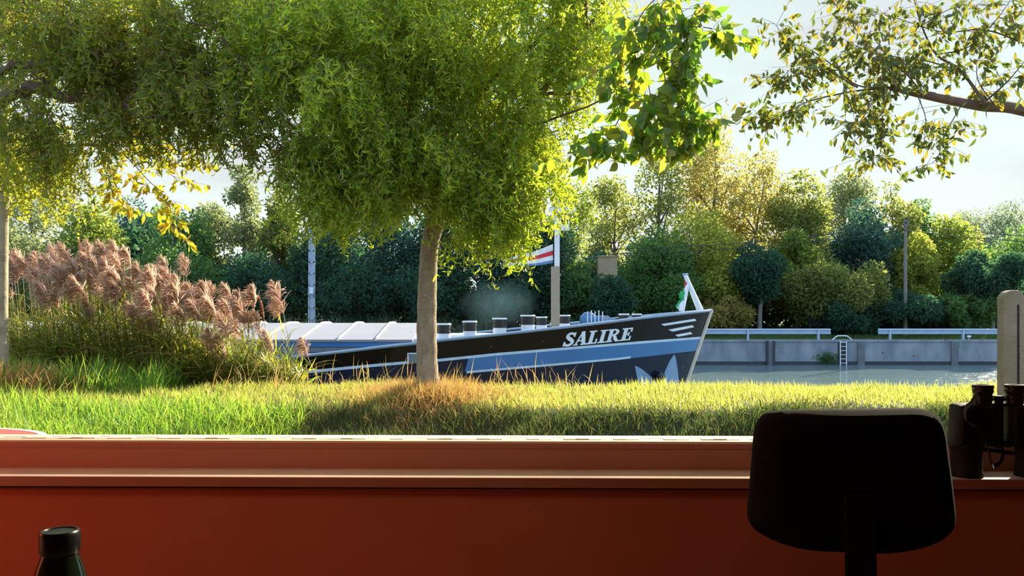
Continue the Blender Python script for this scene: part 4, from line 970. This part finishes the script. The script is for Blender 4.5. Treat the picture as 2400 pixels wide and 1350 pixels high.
# thin exhaust smoke over the foredeck
m, nt, out = new_mat('thin_smoke'); vp = nt.nodes.new('ShaderNodeVolumePrincipled'); vp.inputs['Color'].default_value = (.45,.75,.85,1)
tcn = nt.nodes.new('ShaderNodeTexCoord'); ln = nt.nodes.new('ShaderNodeVectorMath'); ln.operation = 'LENGTH'; nt.links.new(tcn.outputs['Object'], ln.inputs[0])
fo = nt.nodes.new('ShaderNodeMapRange'); fo.inputs[1].default_value = 1.0; fo.inputs[2].default_value = .1; fo.inputs[3].default_value = 0; fo.inputs[4].default_value = 1; nt.links.new(ln.outputs['Value'], fo.inputs[0])
nz = noise(nt, 2.2, 4); mu = nt.nodes.new('ShaderNodeMath'); mu.operation = 'MULTIPLY'; nt.links.new(nz.outputs[0], mu.inputs[0]); nt.links.new(fo.outputs[0], mu.inputs[1])
mu2 = nt.nodes.new('ShaderNodeMath'); mu2.operation = 'MULTIPLY'; mu2.inputs[1].default_value = .2; nt.links.new(mu.outputs[0], mu2.inputs[0]); nt.links.new(mu2.outputs[0], vp.inputs['Density']); nt.links.new(vp.outputs[0], out.inputs['Volume'])
o = MB().lathe([(math.sin(a)+1e-3, -math.cos(a)) for a in np.linspace(.05,math.pi-.05,12)], seg=20).build('exhaust_smoke', m)
o.location = P(1168, 712, 24.9); o.scale = (1.25,.8,.75); tag(o, 'faint bluish exhaust smoke above the barge foredeck', 'smoke', kind='stuff')

# ------------------------------------------------------------------ far bank
QY = 55.6; kq = QY/F
def QX(px): return (px-1200)*kq
QT = EYE-(797-HZ)*kq
M['quay'] = pmat('quay_concrete', (.31,.32,.34), .9, var=(.16,.18,.21), nscale=1.1, bump=.5, bscale=6, sc=(1,1,.45))
M['quaydark'] = pmat('wet_concrete', (.035,.04,.045), .6)
M['quaypil'] = pmat('quay_pilaster_concrete', (.17,.18,.18), .9, var=(.11,.12,.13), nscale=2)
mb = MB().box((-70,QY,-3.5),(70,QY+1.2,QT-.08)).box((-70,QY-.06,QT-.12),(70,QY+1.2,QT)).box((-70,QY-.03,WZ-.5),(70,QY+.02,WZ+.22),1)
qw = struct(mb.build('quay_wall', [M['quay'],M['quaydark']]))
for px in (1804,2017,2236,2450,1590,1380): MB().box((QX(px)-.22,QY-.14,-3.2),(QX(px)+.22,QY+.02,QT-.10)).build('pilaster', M['quaypil'], qw)
MB().box((QX(1797)-.06,QY-.22,-3.2),(QX(1797)+.06,QY,QT-.05)).box((QX(1812)-.06,QY-.22,-3.2),(QX(1812)+.06,QY,QT-.05)).build('fender_post', M['quaydark'], qw)
M['numpaint'] = pmat('green_number_paint', (.25,.45,.38), .8)
SEG = {'2': [(0,1),(.5,1),(.5,.55),(0,.45),(0,0),(.55,0)], '0': [(0,0),(0,1),(.5,1),(.5,0),(0,0)], '1': [(.1,.8),(.3,1),(.3,0)]}
for px, s in ((1823,'20'),(2035,'21'),(2252,'22')):
    mb = MB()
    for i, c in enumerate(s): mb.tube([(QX(px)-.12+.32*i+a*.42,QY-.015,QT-.42+b_*.26) for a,b_ in SEG[c]], .028, 6)
    mb.build('painted_number', M['numpaint'], qw)
M['ivy'] = M['fl_mid']
n = 500; p_ = np.stack([rng.normal(QX(1939),.35,n),np.full(n,QY-.02)-rng.uniform(0,.12,n),rng.normal(EYE-(840-HZ)*kq,.17,n)],-1)
tag(np_mesh('wall_weed', *ribbons(p_, rdir(n), rng.uniform(.08,.18,n), rng.uniform(.04,.08,n), rng.uniform(.2,1,n), [.4,1,.1]), M['fl_mid']), 'green weed tuft growing out of the quay wall beside the ladder', 'weed')
# far ground
xs = np.linspace(-75,75,60); ys = np.array([QY+1.1,57.5,59,61,64,70,80,110]); zf = np.array([QT-.02,QT+.05,QT+.12,-.1,.1,.3,.4,.4])
XX, YY = np.meshgrid(xs, ys); ZZ = np.broadcast_to(zf[:,None], XX.shape)
V = np.stack([XX,YY,ZZ],-1).reshape(-1,3); nx = len(xs); i = np.arange(len(ys)-1)[:,None]*nx+np.arange(nx-1)[None,:]
M['farsoil'] = pmat('far_bank_turf', (.05,.10,.03), .95, var=(.09,.09,.03), nscale=.8)
struct(np_mesh('far_bank_ground', V, np.stack([i,i+1,i+nx+1,i+nx],-1).reshape(-1,4), M['farsoil'], smooth=True))
def fz(Y): return float(np.interp(Y, ys, zf))
n = 14000; X = rng.uniform(-40,42,n); Y = rng.uniform(57.1,59.8,n); Z = np.interp(Y, ys, zf)
tag(np_mesh('far_grass', *ribbons(np.stack([X,Y,Z-.02],-1), np.stack([rng.normal(0,.4,n),rng.normal(0,.3,n),np.ones(n)],-1), rng.uniform(.15,.38,n), rng.uniform(.03,.06,n), rng.uniform(.1,1,n), [1,.7,.05]), M['fl_mid']), 'green grass verge along the far quay behind the guardrail', 'grass', kind='stuff')
n = 5000; X = rng.uniform(-38,-1,n); Y = rng.uniform(58,60,n); Z = np.interp(Y, ys, zf)
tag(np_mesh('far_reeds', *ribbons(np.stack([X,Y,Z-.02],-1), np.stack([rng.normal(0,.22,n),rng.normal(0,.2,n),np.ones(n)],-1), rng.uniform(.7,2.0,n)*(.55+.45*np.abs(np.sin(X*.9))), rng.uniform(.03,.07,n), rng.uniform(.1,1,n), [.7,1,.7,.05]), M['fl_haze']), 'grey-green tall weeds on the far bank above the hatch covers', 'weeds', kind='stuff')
# guardrails
M['galv'] = pmat('galvanised_rail', (.42,.50,.60), .45, metal=.3, var=(.36,.44,.55), nscale=2)
def guardrail(px0, px1, posts, label):
    g = empty('guardrail', (QX(px0), QY+.35, QT), label, 'guardrail', None)
    zt_, zb_ = EYE-(770.5-HZ)*kq-QT, EYE-(784-HZ)*kq-QT; hgt = zt_-zb_
    sec = [(0,0),(-.08,.12),(-.08,.30),(.0,.42),(.0,.58),(-.08,.70),(-.08,.88),(0,1)]
    poly = [(0,y,zb_+t*hgt) for y,t in sec]+[(0,y+.03,zb_+t*hgt) for y,t in sec[::-1]]
    MB().prism(poly, (QX(px1)-QX(px0),0,0)).build('beam', M['galv'], g)
    for p in posts: MB().box((QX(p)-QX(px0)-.06,-.115,-.02),(QX(p)-QX(px0)+.06,-.085,zt_-.03)).box((QX(p)-QX(px0)-.05,.03,-.05),(QX(p)-QX(px0)+.05,.12,zt_-.05)).build('post', M['galv'], g)
guardrail(1300, 1951, (1420,1590,1756,1922), 'steel guardrail on the far quay left of the ladder')
guardrail(2063, 2620, (2091,2263,2435,2600), 'steel guardrail on the far quay right of the ladder')
# ladder with hoop
la = empty('ladder', (QX(1974.5), QY-.16, WZ), 'pale steel ladder with arched handhold on the quay wall', 'ladder')
hz_ = QT-WZ; r_ = 7.2*kq
for s in (-1,1): MB().tube([(s*r_,0,-.3),(s*r_,0,hz_-.05)], .035, 8).build('rail', M['white'], la)
for i in range(6): MB().tube([(-r_,0,.12+i*.27),(r_,0,.12+i*.27)], .022, 6).build('rung', M['white'], la)
MB().tube(smooth_path([(-23*kq,.22,hz_),(-14*kq,.22,hz_+.22),(-8*kq,.22,hz_+.27),(8*kq,.22,hz_+.27),(14*kq,.22,hz_+.22),(23*kq,.22,hz_)],3), .04, 8).build('handhold', M['white'], la)
MB().box((-11*kq,.12,-.3),(11*kq,.155,hz_-.06)).build('backing', M['quaydark'], la)
sg = empty('quay_marker', (QX(2275), QY+.2, QT), 'small white marker plate on the far quay under the guardrail', 'marker')
MB().tube([(0,0,-.02),(0,0,.2)], .03, 6).build('stalk', M['galv'], sg); MB().box((-.13,-.02,.18),(.13,.02,.30)).build('plate', M['white'], sg)

# poles and wires
M['polewood'] = pmat('grey_pole_wood', (.22,.20,.18), .9, var=(.15,.135,.12), nscale=2)
M['poleconcrete'] = pmat('pole_concrete', (.42,.47,.52), .8, var=(.32,.37,.42), nscale=3)
M['cable'] = pmat('black_cable', (.02,.025,.03), .7)
PYY = 59.0; kp = PYY/F
up_ = empty('utility_pole', ((2122-1200)*kp, PYY, fz(PYY)), 'grey wooden utility pole on the far bank at the right', 'pole')
ph = EYE+(HZ-512)*kp-fz(PYY)
MB().tube([(0,0,-.1),(0,0,ph)], [.13,.10], 12).build('shaft', M['polewood'], up_)
MB().box((-.16,-.16,ph-.55),(.16,-.08,ph-.42)).box((-.16,-.16,ph-.25),(.16,-.08,ph-.12)).build('bracket', M['polewood'], up_)
for dz in (-.42,-.12): MB().lathe([(.05,0),(.06,.05),(.04,.1),(.05,.14)], (0,-.12,ph+dz), 10).build('insulator', M['bblack'], up_)
cp_ = empty('concrete_pole', ((731-1200)*kp, PYY, fz(PYY)), 'pale concrete pole with thin aerial on the far bank at the left', 'pole')
ch_ = EYE+(HZ-537)*kp-fz(PYY)
mb = MB(); w0, w1 = .21, .15
for s in (-1,1): mb.add([(s*w0-.05,-.1,-.1),(s*w0+.05,-.1,-.1),(s*w0+.05,.1,-.1),(s*w0-.05,.1,-.1),(s*w1-.05,-.1,ch_),(s*w1+.05,-.1,ch_),(s*w1+.05,.1,ch_),(s*w1-.05,.1,ch_)], [(0,3,2,1),(4,5,6,7),(0,1,5,4),(1,2,6,5),(2,3,7,6),(3,0,4,7)])
mb.box((-.17,-.04,-.1),(.17,.04,ch_-.02))
for i in range(9): mb.box((-.2,-.1,.4+i*ch_/9.5),(.2,.1,.52+i*ch_/9.5))
mb.build('shaft', M['poleconcrete'], cp_)
MB().box((-.13,-.18,ch_*.40),(.13,-.1,ch_*.46)).build('plate', M['white'], cp_)
MB().tube([(-.2,-.05,ch_-.5),(-.25,-.05,ch_-.2),(-.22,-.05,ch_+.75)], .025, 6).build('aerial', M['galv'], cp_)
wr = empty('overhead_cable', tuple(P(2122,527,PYY-.15)), 'two black overhead cables sagging between the poles across the canal', 'cable')
for dy, sag in ((0,52),(13,50)):
    pts = [P(2122+(731-2122)*t, 526+dy+(548-526)*t+sag*4*t*(1-t)*.9, PYY-.13) for t in np.linspace(0,1,30)]
    pts2 = [P(2122+(2900-2122)*t, 526+dy+30*t+18*4*t*(1-t), PYY-.13+8*t) for t in np.linspace(0,1,12)]
    mb = MB().tube(pts, .022, 4).tube(pts2, .022, 4); o = mb.build('wire', M['cable'], wr); o.location = -Vector(wr.location)

# overgrown pillar on the far bank
M['tanbrick'] = pmat('tan_masonry', (.40,.29,.17), .9, var=(.30,.21,.12), nscale=2, bump=.4, bscale=5)
TPY = 61.6; kt = TPY/F
pp_ = empty('masonry_pillar', ((1423-1200)*kt, TPY, fz(TPY)), 'tan masonry pillar overgrown by bushes behind the barge bow', 'pillar')
tpz = EYE+(HZ-600)*kt-fz(TPY)
MB().box((-.70,-.4,-.1),(.70,.4,tpz-.1)).build('shaft', M['tanbrick'], pp_, bevel=.03); MB().box((-.76,-.46,tpz-.1),(.76,.46,tpz)).build('coping', M['tanbrick'], pp_, bevel=.02)

# ------------------------------------------------------------------ trees on the far bank
def far_tree(name, label, px, top, wpx, Y, mat, n=4200, bot=760, lsz=(.17,.34), trunk=None, bark='farbark', pointy=0., sparse=0., group='trees on the far bank', nb=None, cat='tree'):
    X = (px-1200)/F*Y; zt = EYE-(top-HZ)/F*Y; zb = max(fz(Y)+.05, EYE-(bot-HZ)/F*Y); g = fz(Y)
    t = empty(name, (X, Y, g), label, cat, group)
    rx = wpx/2/F*Y; rz = (zt-zb)/2; cz = (zt+zb)/2-g; ryd = min(rx, 3.2)
    nb = nb or int(26+rx*rz*2.2)
    q = rdir(nb)*np.cbrt(rng.uniform(.12,1,nb))[:,None]
    if pointy: q[:,:2] *= (1-pointy*np.clip((q[:,2:3]+.3)/1.3,0,1))
    br = rng.uniform(.22,.40,nb)*min(rx,rz)*(1-.3*sparse)+.15
    bc_ = q*np.array([max(.1,rx-.28*min(rx,rz)),max(.1,ryd-.3),max(.1,rz-.28*min(rx,rz))])+np.array([0,0,cz])
    n = int(n*2.2); ii = rng.choice(nb, n, p=br**2/np.sum(br**2))
    off = rdir(n)*(rng.uniform(.25,1,n)**.5)[:,None]*br[ii][:,None]
    base = bc_[ii]+off
    base[:,2] = np.maximum(base[:,2], .03)
    d = unit(off)*.6+rng.normal(0,.6,(n,3))+np.array([0,0,-.15])
    lv_ = ribbons(base, d, rng.uniform(*lsz,n), rng.uniform(*lsz,n)*.55, rng.uniform(.1,1.2,n), [.3,1,.15])
    np_mesh('foliage', *lv_, M[mat], t)
    mb = MB(); r0 = max(.07, min(.28, rx*.06))*(trunk or 1)
    hh = cz+rz*.45
    main = [np.array([0,0,-.15]), np.array([rng.normal(0,.12),0,hh*.35]), np.array([rng.normal(0,.25),0,hh*.7]), np.array([rng.normal(0,.3),0,hh])]
    mb.tube(smooth_path(main,4), list(np.linspace(r0,r0*.35,13)), 8)
    mb.build('trunk', M[bark], t, smooth=True)
    mb = MB()
    for j in rng.choice(nb, min(nb,14), replace=False):
        s = main[1]*.4+main[2]*.6 if rng.uniform()<.5 else main[2]; s = s*1.0
        e = bc_[j]; mb.tube(smooth_path([s,(s+e)/2+np.array([0,0,.15*abs(e[0]-s[0])]),e],3), list(np.linspace(r0*.4,.025,7)), 5)
    mb.build('branches', M[bark], t)
    return t
n = 60000; X = rng.uniform(-48,50,n); Y = rng.uniform(65,74,n)
topz = 4.6+1.3*np.sin(X*.35)+.9*np.sin(X*.83+1)+.5*np.sin(X*2.1)
topz = topz*np.interp(X, [-48,-10,5,30,50], [1.25,1.25,1.0,.75,.75])
Z = topz*rng.uniform(0,1,n)**.8
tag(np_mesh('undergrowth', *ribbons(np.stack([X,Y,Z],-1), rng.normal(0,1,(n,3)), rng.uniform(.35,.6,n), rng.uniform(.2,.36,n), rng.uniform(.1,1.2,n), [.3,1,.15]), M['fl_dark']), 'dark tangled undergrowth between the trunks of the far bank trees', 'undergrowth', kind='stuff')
FT = [ # name, label, px, top, width, Y, leaf, extra
('alder_tree','pale yellow-green tree behind the reeds beside the left pale trunk',70,400,190,66,'fl_pale',{}),
('alder_tree','light green tree with lit rounded top behind the tallest reeds',215,470,190,62,'fl_lime',{'n':4500}),
('alder_tree','dark blue-green tree peeping between two lighter crowns at left',330,440,150,70,'fl_blue',{}),
('alder_tree','deep green tree behind the hanging yellow leaves',420,455,190,64,'fl_mid',{'n':4500}),
('alder_tree','green tree filling the gap between the yellow leaves and the tall thin alder',495,445,150,67,'fl_pale',{}),
('alder_tree','tall thin pale alder rising into the sky gap under the willows',570,365,130,66,'fl_pale',{'n':3300,'sparse':.6,'pointy':.5}),
('alder_tree','olive slender tree just left of the concrete pole',655,430,120,65,'fl_olive',{'pointy':.4}),
('alder_tree','dark tree standing right behind the concrete pole',760,450,170,63,'fl_dark',{'n':4800}),
('alder_tree','blue-green tree left of the willow trunk',900,450,190,62,'fl_blue',{'n':4800}),
('alder_tree','dark green tree hidden behind the willow trunk',1040,440,180,63,'fl_dark',{'n':4500}),
('alder_tree','dark green tree right of the willow trunk behind the smoke',1165,450,190,62,'fl_blue',{'n':4800}),
('alder_tree','dark tree behind the barge mast',1280,500,170,61.5,'fl_dark',{'n':4200}),
('poplar_tree','distant lime tree above the mast crossbar',1345,400,150,78,'fl_lime',{}),
('ash_tree','grey-green tree under the large hanging leaves',1440,385,150,70,'fl_olive',{'n':4200}),
('ash_tree','half-bare tree showing its branches left of the golden tree',1545,310,150,68,'fl_olive',{'n':2300,'sparse':.8,'trunk':1.6}),
('willow_tree','tallest golden-topped tree on the far bank',1665,250,200,70,'fl_gold',{'n':6500,'sparse':.2,'trunk':1.4}),
('willow_tree','golden yellow tree on the right shoulder of the tallest tree',1775,335,170,67,'fl_gold',{'n':5200}),
('willow_tree','sunlit yellow-green tree below the golden trees',1640,470,230,64,'fl_yell',{'n':6500}),
('willow_tree','bright yellow-green tree left of the small dark tree',1545,520,190,63,'fl_mid',{'n':5000}),
('ash_tree','olive green tree between golden trees and dark round tree',1870,385,170,65,'fl_olive',{'n':5200}),
('ash_tree','grey-green tree behind the dark round tree',1985,385,190,72,'fl_pale',{'n':4500}),
('oak_tree','dark blue-green round tree left of the wooden pole top',2015,455,190,66,'fl_blue',{'n':5500}),
('oak_tree','olive tree with rounded crown beside the wooden pole top',2095,415,130,68,'fl_olive',{'n':4500}),
('oak_tree','narrow dark olive tree right of the pole top',2160,455,100,70,'fl_mid',{}),
('poplar_tree','columnar bright yellow tree behind the wooden pole',2140,535,130,64,'fl_yell',{'n':5000}),
('poplar_tree','hazy light tree right of the wooden pole',2230,500,150,68,'fl_lime',{'n':4200}),
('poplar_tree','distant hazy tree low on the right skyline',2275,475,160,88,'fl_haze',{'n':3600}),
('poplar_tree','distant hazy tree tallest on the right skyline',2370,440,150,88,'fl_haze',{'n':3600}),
('poplar_tree','mid-distance green tree at the right edge above the concrete post',2390,520,170,70,'fl_mid',{'n':3600}),
('lime_tree','dark broad tree behind the top of the concrete post',2325,585,200,61,'fl_dark',{'n':5000,'bot':720,'bark':'palefarbark'}),
('lime_tree','small dark round tree with pale stem behind the left guardrail',1780,568,140,60.5,'fl_dark',{'n':4200,'bot':705,'bark':'palefarbark','trunk':1.5}),
('hawthorn_bush','big rounded olive bush above the ladder',1955,595,260,61,'fl_olive',{'n':7500,'bot':795,'cat':'bush'}),
('hawthorn_bush','green bush between the small dark tree and the big olive bush',1870,540,130,62.5,'fl_lime',{'n':4200,'cat':'bush'}),
('hawthorn_bush','dark bush at the foot of the big olive bush',1985,690,190,60,'fl_dark',{'n':3800,'bot':797,'cat':'bush'}),
('hawthorn_bush','low dark bush at the foot of the wooden pole',2120,680,190,60,'fl_dark',{'n':3600,'bot':797,'cat':'bush'}),
('hawthorn_bush','low green bush behind the right guardrail',2260,690,200,60.5,'fl_mid',{'n':3600,'bot':797,'cat':'bush'}),
('hawthorn_bush','rusty yellow bush right of the barge bow',1700,690,150,60.2,'fl_rust',{'n':3200,'bot':790,'cat':'bush'}),
('hawthorn_bush','dark green bush behind the bow pennant',1560,610,170,61.2,'fl_mid',{'n':4200,'bot':790,'cat':'bush'}),
('hawthorn_bush','dark leafy bush covering the tan pillar',1432,640,120,59.0,'fl_dark',{'n':2400,'bot':790,'cat':'bush'}),
('hawthorn_bush','green bush right of the barge mast',1350,600,120,60.6,'fl_mid',{'n':3200,'bot':790,'cat':'bush'}),
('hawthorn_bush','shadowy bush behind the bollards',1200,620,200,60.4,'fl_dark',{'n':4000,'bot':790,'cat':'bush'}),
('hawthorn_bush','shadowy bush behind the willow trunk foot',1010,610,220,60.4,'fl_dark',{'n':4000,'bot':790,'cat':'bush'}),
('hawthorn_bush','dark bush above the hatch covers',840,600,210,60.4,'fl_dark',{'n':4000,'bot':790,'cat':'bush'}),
('hawthorn_bush','dark bush behind the right end of the reeds',610,590,240,60.8,'fl_dark',{'n':4200,'bot':790,'cat':'bush'}),
('hawthorn_bush','dark green bush behind the middle of the reeds',400,560,250,60.8,'fl_mid',{'n':4200,'bot':790,'cat':'bush'}),
('hawthorn_bush','green bush behind the left end of the reeds',180,560,230,60.8,'fl_mid',{'n':4000,'bot':790,'cat':'bush'}),
('hawthorn_bush','pale bush at the left edge of the far bank',20,520,200,61,'fl_pale',{'n':3600,'bot':790,'cat':'bush'}),
('hawthorn_bush','sunlit yellow bush under the golden trees',1660,600,150,62,'fl_yell',{'n':4000,'bot':790,'cat':'bush'}),
]
for nm, lab, px, top, wd_, Y, mt_, kw in FT: far_tree(nm, lab, px, top, wd_, Y, mt_, **kw)

c = S.cycles
c.use_adaptive_sampling = True; c.adaptive_threshold = .02
c.max_bounces = 7; c.diffuse_bounces = 4; c.glossy_bounces = 3; c.transmission_bounces = 5; c.transparent_max_bounces = 12; c.volume_bounces = 1
c.sample_clamp_indirect = 6
c.use_denoising = True
